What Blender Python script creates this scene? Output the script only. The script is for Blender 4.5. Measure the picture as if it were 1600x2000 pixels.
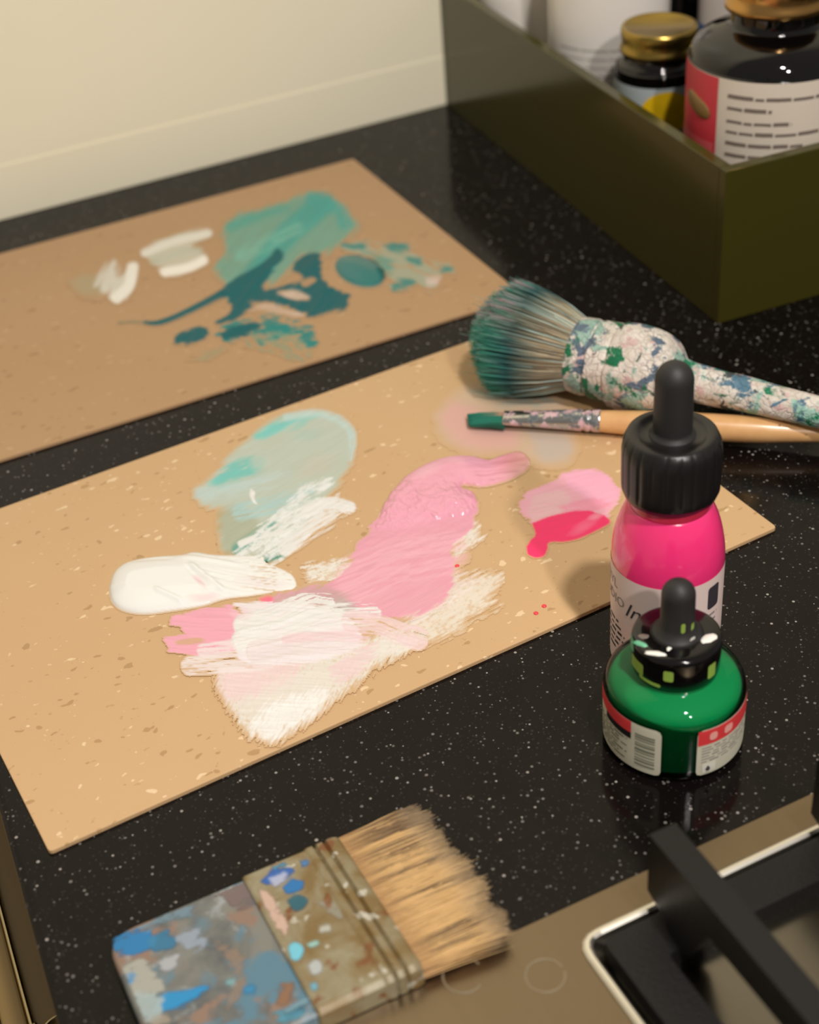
import bpy, bmesh, math, random
import numpy as np
from mathutils import Vector, Matrix

random.seed(4)
rng = np.random.default_rng(11)
scene = bpy.context.scene
COL = scene.collection
for o in list(bpy.data.objects):
    bpy.data.objects.remove(o)

# ------------------------------------------------------------------ camera
FPX, PITCH, ROLL, TURN, CAMH = 2972.6, math.radians(36.47), math.radians(-5.03), math.radians(23.4), 0.3286
def rz(v, a):
    c, s = math.cos(a), math.sin(a)
    return np.array([c*v[0]-s*v[1], s*v[0]+c*v[1], v[2]])
_F = np.array([0, math.cos(PITCH), -math.sin(PITCH)]); _R = np.array([1., 0, 0]); _U = np.cross(_R, _F)
_R2 = math.cos(ROLL)*_R+math.sin(ROLL)*_U; _U2 = -math.sin(ROLL)*_R+math.cos(ROLL)*_U
FW, RT, UP = rz(_F, -TURN), rz(_R2, -TURN), rz(_U2, -TURN)      # world: X along the wall, Y towards it, Z up
CAM = np.array([0, 0, CAMH])
cd = bpy.data.cameras.new('camera'); cam = bpy.data.objects.new('camera', cd); COL.objects.link(cam)
M = Matrix.Identity(4)
for i in range(3):
    M[i][0], M[i][1], M[i][2], M[i][3] = RT[i], UP[i], -FW[i], CAM[i]
cam.matrix_world = M
cd.sensor_fit = 'HORIZONTAL'; cd.sensor_width = 36; cd.lens = 36*FPX/1600
cd.clip_start = 0.01; cd.clip_end = 50
cd.dof.use_dof = True; cd.dof.focus_distance = 0.49; cd.dof.aperture_fstop = 12.5
scene.camera = cam

def G(px, py, z=0.0):
    """point of the plane at height z seen at photo pixel px, py"""
    d = FW*FPX+RT*(px-800)-UP*(py-1000)
    return CAM+d*((z-CAMH)/d[2])
def GA(px, py, z=0.0):
    px = np.asarray(px, float); py = np.asarray(py, float)
    d = FW*FPX+RT*(px[..., None]-800)-UP*(py[..., None]-1000)
    return CAM+d*((z-CAMH)/d[..., 2])[..., None]
def P(p):
    q = np.asarray(p, float)-CAM; k = FPX/(q@FW)
    return 800+k*(q@RT), 1000-k*(q@UP), 1/k*1.0     # pixel x, y and metres per pixel
def C2W(x, y, z):                                     # millimetres in the camera's ground frame -> world
    return rz(np.array([x, y, z])/1000, -TURN)

# ------------------------------------------------------------------ light
world = bpy.data.worlds.new('room'); scene.world = world; world.use_nodes = True
bg = world.node_tree.nodes['Background']; bg.inputs[0].default_value = (1.0, 0.93, 0.84, 1); bg.inputs[1].default_value = 0.23
def hood_lamp(name, p, watt):
    l = bpy.data.lights.new(name, 'POINT'); l.shadow_soft_size = 0.026; l.energy = watt; l.color = (1.0, 0.94, 0.88)
    o = bpy.data.objects.new(name, l); COL.objects.link(o); o.location = p
    return o
hood_lamp('hood_lamp', C2W(343, -480, 920), 25.5)
hood_lamp('hood_lamp', C2W(210, 20, 920), 22.5)
scene.view_settings.view_transform = 'Standard'; scene.view_settings.look = 'None'
scene.view_settings.exposure = 0.0; scene.view_settings.gamma = 1.0; scene.view_settings.use_curve_mapping = False

# ------------------------------------------------------------------ helpers
def lin(c):
    c = np.asarray(c, float)/255
    return np.where(c <= .04045, c/12.92, ((c+.055)/1.055)**2.4)
def L4(*c):
    v = lin(c); return (float(v[0]), float(v[1]), float(v[2]), 1)
def mat(name, color=(200, 200, 200), rough=.5, metal=0., coat=0., coat_rough=.05, spec=.5, vcol=False, alpha=False, sss=0.):
    m = bpy.data.materials.new(name); m.use_nodes = True
    nt = m.node_tree; b = nt.nodes['Principled BSDF']
    b.inputs['Base Color'].default_value = L4(*color); b.inputs['Roughness'].default_value = rough
    b.inputs['Metallic'].default_value = metal; b.inputs['Coat Weight'].default_value = coat
    b.inputs['Coat Roughness'].default_value = coat_rough; b.inputs['Specular IOR Level'].default_value = spec
    if sss:
        b.inputs['Subsurface Weight'].default_value = sss; b.inputs['Subsurface Radius'].default_value = (.003, .002, .002); b.inputs['Subsurface Scale'].default_value = 1.0
    if vcol:
        a = nt.nodes.new('ShaderNodeAttribute'); a.attribute_name = 'paint'
        nt.links.new(a.outputs['Color'], b.inputs['Base Color'])
        if alpha: nt.links.new(a.outputs['Alpha'], b.inputs['Alpha'])
    return m
class N:
    """small node graph builder"""
    def __init__(s, m):
        s.nt = m.node_tree; s.b = s.nt.nodes['Principled BSDF']; s.co = s.nt.nodes.new('ShaderNodeTexCoord').outputs['Object']
    def n(s, t, **k):
        x = s.nt.nodes.new('ShaderNode'+t)
        for a, v in k.items(): setattr(x, a, v)
        return x
    def l(s, a, b): s.nt.links.new(a, b)
    def mapping(s, scale=(1, 1, 1), rot=(0, 0, 0), loc=(0, 0, 0)):
        m = s.n('Mapping'); m.inputs['Scale'].default_value = scale; m.inputs['Rotation'].default_value = rot; m.inputs['Location'].default_value = loc
        s.l(s.co, m.inputs['Vector']); return m.outputs[0]
    def noise(s, scale, detail=3, rough=.5, vec=None, dist=0):
        x = s.n('TexNoise'); x.inputs['Scale'].default_value = scale; x.inputs['Detail'].default_value = detail; x.inputs['Roughness'].default_value = rough
        x.inputs['Distortion'].default_value = dist; s.l(vec or s.co, x.inputs['Vector']); return x.outputs['Fac']
    def voro(s, scale, feature='F1', vec=None, rand=1.):
        x = s.n('TexVoronoi', feature=feature); x.inputs['Scale'].default_value = scale; x.inputs['Randomness'].default_value = rand
        s.l(vec or s.co, x.inputs['Vector']); return x
    def ramp(s, fac, stops, interp='LINEAR'):
        r = s.n('ValToRGB'); e = r.color_ramp; e.interpolation = interp
        while len(e.elements) > 1: e.elements.remove(e.elements[-1])
        e.elements[0].position = stops[0][0]; e.elements[0].color = stops[0][1]
        for p, c in stops[1:]:
            x = e.elements.new(p); x.color = c
        s.l(fac, r.inputs[0]); return r.outputs[0]
    def mix(s, fac, a, b):
        x = s.n('Mix', data_type='RGBA')
        if isinstance(fac, (int, float)): x.inputs[0].default_value = fac
        else: s.l(fac, x.inputs[0])
        for v, i in ((a, 6), (b, 7)):
            if isinstance(v, tuple): x.inputs[i].default_value = v
            else: s.l(v, x.inputs[i])
        return x.outputs[2]
    def math(s, op, a, b=None):
        x = s.n('Math', operation=op)
        for i, v in enumerate((a, b)):
            if v is None: continue
            if isinstance(v, (int, float)): x.inputs[i].default_value = v
            else: s.l(v, x.inputs[i])
        return x.outputs[0]
    def bump(s, h, strength=.3, dist=.001):
        x = s.n('Bump'); x.inputs['Strength'].default_value = strength; x.inputs['Distance'].default_value = dist
        s.l(h, x.inputs['Height']); s.l(x.outputs[0], s.b.inputs['Normal'])
W0, W1 = (0, 0, 0, 1), (1, 1, 1, 1)

def link(name, me, m=None, parent=None, smooth=False, loc=None, rot=None):
    o = bpy.data.objects.new(name, me); COL.objects.link(o)
    if m: me.materials.append(m)
    if smooth: me.polygons.foreach_set('use_smooth', [True]*len(me.polygons))
    if parent: o.parent = parent
    if loc is not None: o.location = loc
    if rot is not None: o.rotation_euler = rot
    return o
def pymesh(name, v, f):
    me = bpy.data.meshes.new(name); me.from_pydata([tuple(map(float, x)) for x in v], [], [tuple(map(int, q)) for q in f]); me.validate(); me.update(); return me
def npmesh(name, v, q, color=None):
    """fast mesh from numpy verts and quads; color (n,4) goes to the 'paint' attribute"""
    me = bpy.data.meshes.new(name); k = q.shape[1]
    me.vertices.add(len(v)); me.vertices.foreach_set('co', np.ascontiguousarray(v, np.float32).ravel())
    me.loops.add(q.size); me.loops.foreach_set('vertex_index', np.ascontiguousarray(q, np.int32).ravel())
    me.polygons.add(len(q)); me.polygons.foreach_set('loop_start', np.arange(0, q.size, k, dtype=np.int32))
    if color is not None:
        a = me.color_attributes.new('paint', 'FLOAT_COLOR', 'POINT'); a.data.foreach_set('color', np.ascontiguousarray(color, np.float32).ravel())
    me.update(calc_edges=True); me.validate(); return me
def thing(name, label, cat, loc=(0, 0, 0), rotz=0, group=None):
    o = bpy.data.objects.new(name, None); COL.objects.link(o); o.empty_display_size = .01
    o.location = loc; o.rotation_euler = (0, 0, rotz); tag(o, label, cat, group); return o
def tag(o, label, cat, group=None):
    o['label'] = label; o['category'] = cat
    if group: o['group'] = group
    return o
def lab(o, t): o['label'] = t; return o
def struct(o): o['kind'] = 'structure'; return o
def bm_mesh(name, bm):
    me = bpy.data.meshes.new(name); bm.to_mesh(me); bm.free(); return me
def box_bm(x0, x1, y0, y1, z0, z1, bev=0., seg=2):
    bm = bmesh.new()
    v = [bm.verts.new((x, y, z)) for z in (z0, z1) for y in (y0, y1) for x in (x0, x1)]
    for f in ((0, 2, 3, 1), (4, 5, 7, 6), (0, 1, 5, 4), (2, 6, 7, 3), (0, 4, 6, 2), (1, 3, 7, 5)): bm.faces.new([v[i] for i in f])
    if bev: bmesh.ops.bevel(bm, geom=bm.edges[:], offset=bev, segments=seg, affect='EDGES', profile=.6)
    return bm
def prism(name, poly, z0, z1, bev=0., seg=2):
    """outline (x, y) extruded from z0 to z1 with rounded top rim"""
    bm = bmesh.new()
    a = [bm.verts.new((p[0], p[1], z0)) for p in poly]; b = [bm.verts.new((p[0], p[1], z1)) for p in poly]; n = len(poly)
    bm.faces.new(a[::-1]); top = bm.faces.new(b)
    for i in range(n): bm.faces.new((a[i], a[(i+1) % n], b[(i+1) % n], b[i]))
    bmesh.ops.recalc_face_normals(bm, faces=bm.faces[:])
    if bev: bmesh.ops.bevel(bm, geom=list(top.edges), offset=bev, segments=seg, affect='EDGES', profile=.6)
    return bm_mesh(name, bm)
def round_poly(pts, r, n=5):
    """polygon with every corner rounded; r is a number or one radius per corner"""
    out = []; k = len(pts)
    for i in range(k):
        p, a, b = (np.array(pts[j % k][:2], float) for j in (i, i-1, i+1)); ri = r[i] if isinstance(r, (list, tuple)) else r
        da, db = (a-p)/np.linalg.norm(a-p), (b-p)/np.linalg.norm(b-p)
        for t in np.linspace(0, 1, n) if ri > 0 else [0.]:
            s = p+da*ri; e = p+db*ri; out.append((1-t)**2*s+2*t*(1-t)*p+t*t*e)
    return out
def lathe(name, prof, seg=64, ribs=None):
    """profile [(r, z)] turned round Z; ribs=(count, depth, i0, i1) pushes every other column in"""
    v, f = [], []; n = len(prof)
    for i, (r, z) in enumerate(prof):
        for k in range(seg):
            rr = r
            if ribs and ribs[2] <= i <= ribs[3]: rr = r-ribs[1]*max(0., math.cos(k*2*math.pi/seg*ribs[0]))**6
            a = 2*math.pi*k/seg; v.append((rr*math.cos(a), rr*math.sin(a), z))
    for i in range(n-1):
        for k in range(seg):
            k2 = (k+1) % seg; f.append((i*seg+k, i*seg+k2, (i+1)*seg+k2, (i+1)*seg+k))
    if prof[0][0] > 1e-6: f.append(tuple(range(seg))[::-1])
    if prof[-1][0] > 1e-6: f.append(tuple((n-1)*seg+k for k in range(seg)))
    me = pymesh(name, v, f); bm = bmesh.new(); bm.from_mesh(me); bmesh.ops.remove_doubles(bm, verts=bm.verts[:], dist=1e-7)
    bmesh.ops.recalc_face_normals(bm, faces=bm.faces[:]); bm.to_mesh(me); bm.free(); return me
def spline(pts, per=6):
    """Catmull-Rom through profile points"""
    p = np.array(pts, float); q = np.vstack([2*p[0]-p[1], p, 2*p[-1]-p[-2]]); out = []
    for i in range(len(p)-1):
        a, b, c, d = q[i:i+4]
        for t in np.linspace(0, 1, per, endpoint=False):
            out.append(.5*((2*b)+(c-a)*t+(2*a-5*b+4*c-d)*t*t+(3*b-a-3*c+d)*t**3))
    out.append(p[-1]); return np.array(out)
def tube(name, pts, rad, seg=12, flat=1.0):
    pts = np.array(pts, float); n = len(pts); rad = np.broadcast_to(rad, (n,)); v, f = [], []
    for i in range(n):
        t = pts[min(i+1, n-1)]-pts[max(i-1, 0)]; t /= np.linalg.norm(t)
        u = np.cross(t, [0, 0, 1.]); u = u/np.linalg.norm(u) if np.linalg.norm(u) > 1e-6 else np.array([1., 0, 0]); w = np.cross(u, t)
        for k in range(seg):
            a = 2*math.pi*k/seg; v.append(pts[i]+rad[i]*(math.cos(a)*u+flat*math.sin(a)*w))
    for i in range(n-1):
        for k in range(seg): f.append((i*seg+k, i*seg+(k+1) % seg, (i+1)*seg+(k+1) % seg, (i+1)*seg+k))
    f.append(tuple(range(seg))[::-1]); f.append(tuple((n-1)*seg+k for k in range(seg)))
    return pymesh(name, v, f)

# value noise in numpy
_tab = rng.random((256, 256))
def vnoise(x, y):
    xi = np.floor(x).astype(int); yi = np.floor(y).astype(int); fx = x-xi; fy = y-yi
    fx = fx*fx*(3-2*fx); fy = fy*fy*(3-2*fy); a = lambda i, j: _tab[(yi+j) & 255, (xi+i) & 255]
    return (a(0, 0)*(1-fx)+a(1, 0)*fx)*(1-fy)+(a(0, 1)*(1-fx)+a(1, 1)*fx)*fy
def fbm(x, y, o=4):
    s = 0; w = .5; t = 0
    for i in range(o):
        s = s+w*vnoise(x*2**i+17.3*i, y*2**i+9.1*i); t += w; w *= .55
    return s/t
def sstep(a, b, x):
    t = np.clip((x-a)/(b-a), 0, 1); return t*t*(3-2*t)

# ------------------------------------------------------------------ paint films: real thin meshes lying on a surface
ILL = np.array([1.0, .94, .86])*1.10
def alb(c): return np.clip(lin(c)/ILL, .0, .93)
class Paint:
    """a film of paint on the plane at height z; the traced outline lies on that plane at its real place"""
    def __init__(s, x0, y0, x1, y1, z, step=2.5, seed=0, albf=alb):
        s.X, s.Y = np.meshgrid(np.arange(x0, x1+step, step), np.arange(y0, y1+step, step)); s.z = z; s.seed = seed*37.7; s.step = step; s.albf = albf
        s.rgb = np.zeros(s.X.shape+(3,)); s.a = np.zeros(s.X.shape); s.h = np.zeros(s.X.shape)
    def nz(s, ang, ln, wd, o=4, k=0):
        c, q = math.cos(math.radians(ang)), math.sin(math.radians(ang))
        return fbm((s.X*c+s.Y*q)/ln+s.seed+k*5.31, (-s.X*q+s.Y*c)/wd+s.seed*1.7+k*3.7, o)
    def put(s, m, col, h=0.):
        m = np.clip(m, 0, 1); c = s.albf(col) if not isinstance(col, np.ndarray) else col
        ao = m+s.a*(1-m); s.rgb = np.where(ao[..., None] > 1e-6, (c*m[..., None]+s.rgb*(s.a*(1-m))[..., None])/np.maximum(ao, 1e-6)[..., None], c)
        s.a = ao; s.h = s.h+h
    def bleed(s):
        # the clear fringe carries the colour of the nearest paint
        pad = lambda q: np.pad(q, [(3, 3), (3, 3)]+[(0, 0)]*(q.ndim-2)); pa_, pc_ = pad(s.a), pad(s.rgb*s.a[..., None]); ny, nx = s.a.shape
        den = sum(pa_[i:i+ny, j:j+nx] for i in range(7) for j in range(7)); num = sum(pc_[i:i+ny, j:j+nx] for i in range(7) for j in range(7))
        k = (s.a < .25) & (den > 1e-4); s.rgb = np.where(k[..., None], num/np.maximum(den, 1e-6)[..., None], s.rgb)
    def sd(s, poly, smooth=True):
        p = np.array(poly, float)
        if smooth: p = spline(np.vstack([p, p[:1]]), 4)[:-1]
        d = np.full(s.X.shape, 1e9); ins = np.zeros(s.X.shape, bool); n = len(p)
        for i in range(n):
            ax, ay = p[i]; bx, by = p[(i+1) % n]; vx, vy = bx-ax, by-ay
            t = np.clip(((s.X-ax)*vx+(s.Y-ay)*vy)/max(vx*vx+vy*vy, 1e-9), 0, 1)
            d = np.minimum(d, np.hypot(s.X-ax-t*vx, s.Y-ay-t*vy))
            if abs(vy) > 1e-9: ins ^= ((ay > s.Y) != (by > s.Y)) & (s.X < ax+(s.Y-ay)/vy*vx)
        return np.where(ins, d, -d)
    def fill(s, poly, col, alpha=1., edge=3., rag=0., ang=0., ln=40., wd=4., dry=0., h=0., ridge=0., smooth=True, k=0, dome=0., fade=0., grain=0.):
        """edge softness, ragged border, dry-brush gaps along direction ang, heights in mm"""
        d = s.sd(poly, smooth); st = s.nz(ang, ln, wd, 4, k)
        dd = d+rag*(st-.5)*2
        m = sstep(-edge, edge, dd)*alpha
        if fade: m = m*sstep(0, fade, d+fade*.25)
        if dry: m = m*sstep(dry-.14, dry+.14, st+.25*np.clip(d/60, 0, 1)-.0)
        if grain: m = m*(.42+.58*sstep(grain-.22, grain+.22, s.nz(ang, 7, 3.2, 2, k+9)+.3*np.clip(d/50, 0, 1)-.05))
        hh = np.zeros_like(d)
        if h: hh = h*np.clip(sstep(-1, 5, dd), 0, 1)
        if dome: hh = hh+dome*np.sqrt(np.clip(dd/np.max(d), 0, 1))
        if ridge: hh = hh+ridge*(s.nz(ang, ln*1.4, wd*1.2, 3, k+1)-.5)*sstep(0, 5, dd)
        s.put(m, col, hh*np.clip(m*1.5, 0, 1)); return d
    def stroke(s, pts, width, col, alpha=1., edge=2.5, dry=0., dry_end=0., h=0., ridge=0., wd=3., k=0, taper=0.):
        p = spline(np.array(pts, float), 6) if len(pts) > 2 else np.array(pts, float)
        best = np.full(s.X.shape, 1e9); lat = np.zeros(s.X.shape); run = np.zeros(s.X.shape); acc = 0
        for i in range(len(p)-1):
            ax, ay = p[i]; vx, vy = p[i+1]-p[i]; L = math.hypot(vx, vy)
            if L < 1e-6: continue
            t = np.clip(((s.X-ax)*vx+(s.Y-ay)*vy)/(L*L), 0, 1); d = np.hypot(s.X-ax-t*vx, s.Y-ay-t*vy)
            u = d < best; best = np.where(u, d, best); lat = np.where(u, ((s.X-ax)*vy-(s.Y-ay)*vx)/L, lat); run = np.where(u, acc+t*L, run); acc += L
        f = run/acc; st = fbm(run/45+s.seed+k*2.3, lat/wd+s.seed+k*7.1, 3)
        w = width/2*(1-taper*f)
        m = sstep(-edge, edge, w-best+4*(st-.5))*alpha
        th = dry+(dry_end-dry)*f
        m = m*sstep(th-.12, th+.12, st)
        hh = (h+ridge*(fbm(run/70+k, lat/wd*1.1+k*3.3, 2)-.5))*sstep(0, 4, w-best) if (h or ridge) else 0
        s.put(m, col, hh*np.clip(m*1.4, 0, 1) if (h or ridge) else 0.)
    def tint(s, x, y, rx, col, k=.7, ry=None, ang=0.):
        """a soft pool of another pigment mixed into the film"""
        c, q = math.cos(math.radians(ang)), math.sin(math.radians(ang)); dx, dy = s.X-x, s.Y-y
        r = np.hypot((dx*c+dy*q)/rx, (-dx*q+dy*c)/(ry or rx)); r = r+.5*(s.nz(ang, 30, 6, 3, x*.01)-.5)
        m = (k*np.clip(1-r*r, 0, 1))[..., None]; s.rgb = s.rgb*(1-m)+s.albf(col)*m
    def cut(s, x, y, rx, ry, ang=0, k=1.):
        c, q = math.cos(math.radians(ang)), math.sin(math.radians(ang)); dx, dy = s.X-x, s.Y-y
        r = np.hypot((dx*c+dy*q)/rx, (-dx*q+dy*c)/ry)+.5*(s.nz(ang, 20, 6, 3, 9)-.5); m = 1-k*sstep(1.15, .7, r)
        s.a = s.a*m; s.h = s.h*m
    def build(s, name, m, parent, label=None, base=.00012, thin=.05, micro=None, below=()):
        if micro:                       # fine bristle furrows in the film: angle, height in mm, pigment change
            f_ = s.nz(micro[0], 46, 3.0, 3, 31)-.5; s.h = np.maximum(s.h+micro[1]*f_*np.clip(s.a, 0, 1), 0); s.rgb = np.clip(s.rgb*(1+micro[2]*f_)[..., None], 0, 1); s.a = np.clip(s.a*(1+.5*micro[2]*f_), 0, 1)
        s.bleed(); V = GA(s.X, s.Y, s.z); V[..., 2] = s.z+base+s.h/1000
        ny, nx = s.X.shape; keep = s.a > thin; idx = np.arange(ny*nx).reshape(ny, nx)
        q = np.stack([idx[:-1, :-1], idx[1:, :-1], idx[1:, 1:], idx[:-1, 1:]], -1).reshape(-1, 4)
        q = q[keep.ravel()[q].any(1)]
        if not len(q): return None
        use, inv = np.unique(q, return_inverse=True); q = inv.reshape(q.shape)
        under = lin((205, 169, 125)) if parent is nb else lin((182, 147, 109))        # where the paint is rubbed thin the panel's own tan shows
        under = np.broadcast_to(under, s.rgb.shape).copy()
        for o in below:                 # or an earlier film that this one crosses
            i = np.round((s.Y-o.Y[0, 0])/o.step).astype(int); j = np.round((s.X-o.X[0, 0])/o.step).astype(int)
            inside = (i >= 0) & (j >= 0) & (i < o.a.shape[0]) & (j < o.a.shape[1]); i = np.clip(i, 0, o.a.shape[0]-1); j = np.clip(j, 0, o.a.shape[1]-1)
            k = inside & (o.a[i, j] > .05); under[k] = o.mixd[i, j][k]
        s.mixd = mixd = s.rgb*s.a[..., None]+under*(1-s.a[..., None])
        v = V.reshape(-1, 3)[use]; c = np.concatenate([mixd, np.ones(s.a.shape+(1,))], -1).reshape(-1, 4)[use]
        off = np.array(parent.location) if parent else np.zeros(3)
        v = v-off
        if parent and abs(parent.rotation_euler[2]) > 1e-9:
            a = -parent.rotation_euler[2]; v = np.stack([math.cos(a)*v[:, 0]-math.sin(a)*v[:, 1], math.sin(a)*v[:, 0]+math.cos(a)*v[:, 1], v[:, 2]], 1)
        o = link(name, npmesh(name, v, q, c), m, parent, True)
        if label: o['label'] = label
        return o

def zr(ax, row, hw):
    """height on the upright axis ax whose centre is seen in photo row, with the radius of half-width hw there"""
    lo, hi = -.05, .3
    for _ in range(50):
        mid = (lo+hi)/2
        if P((ax[0], ax[1], mid))[1] > row: lo = mid
        else: hi = mid
    return (hw*P((ax[0], ax[1], lo))[2], lo)

# ------------------------------------------------------------------ the setting
CT = 0.0                                   # worktop level
# worktop: near-black laminate full of pale specks
mc = mat('worktop_speckled', (20, 16, 15), .12, spec=.17); g = N(mc)
v1 = g.voro(640); v2 = g.voro(400); v3 = g.voro(1100)
def specks(v, size, pick, lum):
    col = v.outputs['Color']; sp = g.n('SeparateColor'); g.l(col, sp.inputs[0])
    on = g.math('GREATER_THAN', sp.outputs[0], pick)
    r = g.math('MULTIPLY', sp.outputs[1], size); d = g.math('LESS_THAN', v.outputs['Distance'], g.math('ADD', r, size*.45))
    return g.math('MULTIPLY', g.math('MULTIPLY', on, d), g.math('MULTIPLY', g.math('POWER', sp.outputs[2], 1.5), lum))
s = g.math('MAXIMUM', g.math('MAXIMUM', specks(v1, .22, .5, .20), specks(v2, .15, .66, .42)), specks(v3, .3, .5, .03))
cl = g.mix(g.noise(60, 2), (.0032, .0022, .0020, 1), (.0070, .0050, .0045, 1))
g.l(g.mix(s, cl, (.80, .74, .68, 1)), g.b.inputs['Base Color'])
e0, e1 = G(0, 1590), G(112, 2000)
ed = (e1-e0)/np.linalg.norm(e1-e0)
WY = (G(0, 430.6)[1]+G(868, 205)[1])/2     # face of the wall
ea = e0+ed*((WY+.002-e0[1])/ed[1]); eb = e0+ed*((-.62-e0[1])/ed[1])
top = prism('worktop', [(ea[0], ea[1]), (eb[0], eb[1]), (1.1, -.62), (1.1, WY+.002)], CT-.032, CT, .0025, 3)
wt = tag(link('countertop', top, mc), 'black speckled kitchen worktop under the palettes and brushes', 'countertop')
# wall at the end of the worktop, cream
mw = mat('wall_cream', (226, 214, 180), .42); g = N(mw)
g.l(g.mix(g.noise(9, 3), L4(245, 236, 208), L4(248, 241, 216)), g.b.inputs['Base Color']); g.bump(g.noise(240, 3), .05, .0006)
struct(link('wall_back', bm_mesh('wall_back', box_bm(-1.6, 1.6, WY, WY+.1, -.9, 1.9)), mw))
struct(link('trim_1', bm_mesh('trim_1', box_bm(-1.2, 1.1, WY-.0004, WY, CT+.0003, .028, .0002)), mw))
mfl = mat('floor_wood', (96, 74, 48), .5); g = N(mfl)
g.l(g.mix(g.noise(8, 5, vec=g.mapping((1, 9, 1))), L4(84, 62, 38), L4(112, 88, 58)), g.b.inputs['Base Color'])
struct(link('floor', bm_mesh('floor', box_bm(-2.2, 1.6, -2.2, WY, -.93, -.9)), mfl))

# base cabinet seen past the worktop's front edge, with a lipped pull
mk = mat('cabinet_khaki', (126, 102, 58), .45); g = N(mk); g.bump(g.noise(500, 3), .06, .0004)
mst = mat('pull_metal', (190, 175, 140), .22, 1.0)
Rz = math.atan2(-ed[1], -ed[0])-math.pi/2                      # local Y runs along the worktop edge towards the wall
cab = thing('base_cabinet', 'khaki base cabinet with metal lipped pull under the worktop edge', 'cabinet', (e1[0], e1[1], -.88), Rz)
link('body', bm_mesh('body', box_bm(.022, .5, -.5, .40, 0, .84, .002)), mk, cab)
df = link('drawer_front', bm_mesh('drawer_front', box_bm(-.0105, .021, -.5, .395, .25, .818, .0012, 3)), mk, cab)
link('door', bm_mesh('door', box_bm(-.0185, -.0108, -.5, .395, .25, .815, .0012, 3)), mk, cab)
link('door', bm_mesh('door', box_bm(-.060, -.0188, -.5, .395, .25, .812, .0012, 3)), mk, cab)
zp = .8195
link('pull', tube('pull', spline([(-.0102, .39, zp), (-.0100, .15, zp), (-.0096, .058, zp), (-.0088, .0505, zp), (-.0066, .0480, zp), (-.0035, .0495, zp), (.004, .0515, zp)], 6), .0009, 8), mst, df)

# ------------------------------------------------------------------ hob, let into the worktop
HZ = .004
msteel = mat('hob_steel', (134, 118, 96), .30, 1.0); g = N(msteel)
nn = g.noise(500, 2, vec=g.mapping((1, .02, 1))); g.l(g.ramp(nn, [(.3, (.30, .30, .30, 1)), (.7, (.34, .34, .34, 1))]), g.b.inputs['Roughness'])
mlip = mat('hob_lip', (245, 240, 228), .34, 1.0)
hx0, hx1, hy0, hy1 = -.0, .62, -.34, .2245
wx0, wx1, wy0, wy1 = .1292, .58, -.28, .2133
def ring_mesh(name, outer, inner, z0, z1):
    """plate between two outlines of equal point count"""
    n = len(outer); v = [(*p, z1) for p in outer]+[(*p, z1) for p in inner]+[(*p, z0) for p in outer]+[(*p, z0) for p in inner]; f = []
    for i in range(n):
        j = (i+1) % n; f += [(i, j, n+j, n+i), (2*n+i, 3*n+i, 3*n+j, 2*n+j), (2*n+i, 2*n+j, j, i), (n+i, n+j, 3*n+j, 3*n+i)]
    me = pymesh(name, v, f); bm = bmesh.new(); bm.from_mesh(me); bmesh.ops.recalc_face_normals(bm, faces=bm.faces[:]); bm.to_mesh(me); bm.free(); return me
hx0 = e1[0]+.012
oc = round_poly([(hx0, hy1), (hx0, hy0), (hx1, hy0), (hx1, hy1)], .004); ic = round_poly([(wx0, wy1), (wx0, wy0), (wx1, wy0), (wx1, wy1)], .006)
hob = thing('gas_hob', 'brushed steel gas hob with recessed well in the worktop', 'hob', (.35, -.06, 0))
def rel(pts, o): return [(p[0]-o.location[0], p[1]-o.location[1]) for p in pts]
link('plate', ring_mesh('plate', rel(oc, hob), rel(ic, hob), .0002, HZ), msteel, hob)
ic2 = round_poly([(wx0+.0012, wy1-.0012), (wx0+.0012, wy0+.0012), (wx1-.0012, wy0+.0012), (wx1-.0012, wy1-.0012)], .005)
link('lip', tube('lip', [(p[0]-.35, p[1]+.06, HZ) for p in ic+ic[:1]], .0015, 10), mlip, hob)
ic3 = round_poly([(wx0+.004, wy1-.004), (wx0+.004, wy0+.004), (wx1-.004, wy0+.004), (wx1-.004, wy1-.004)], .008)
wv = [(p[0]-.35, p[1]+.06, HZ-.0005) for p in ic]+[(p[0]-.35, p[1]+.06, .0006) for p in ic3]; nI = len(ic)
link('well', pymesh('well', wv, [(i, (i+1) % nI, nI+(i+1) % nI, nI+i) for i in range(nI)]+[tuple(range(nI, 2*nI))]), mat('well_steel', (120, 114, 104), .24, 1.0), hob)
mpr = mat('hob_print', (128, 114, 90), .5)
for (mx, my, rr, a0, a1) in ((905, 1905, .0052, .2, 5.2), (1065, 1905, .0050, 0, 6.0)):
    c = G(mx, my, HZ); pts = [(c[0]-.35+rr*math.cos(t), c[1]+.06+rr*math.sin(t), HZ+.00005) for t in np.linspace(a0, a1, 40)]
    link('printed_ring', tube('printed_ring', pts, .00028, 6, .3), mpr, hob)
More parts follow.
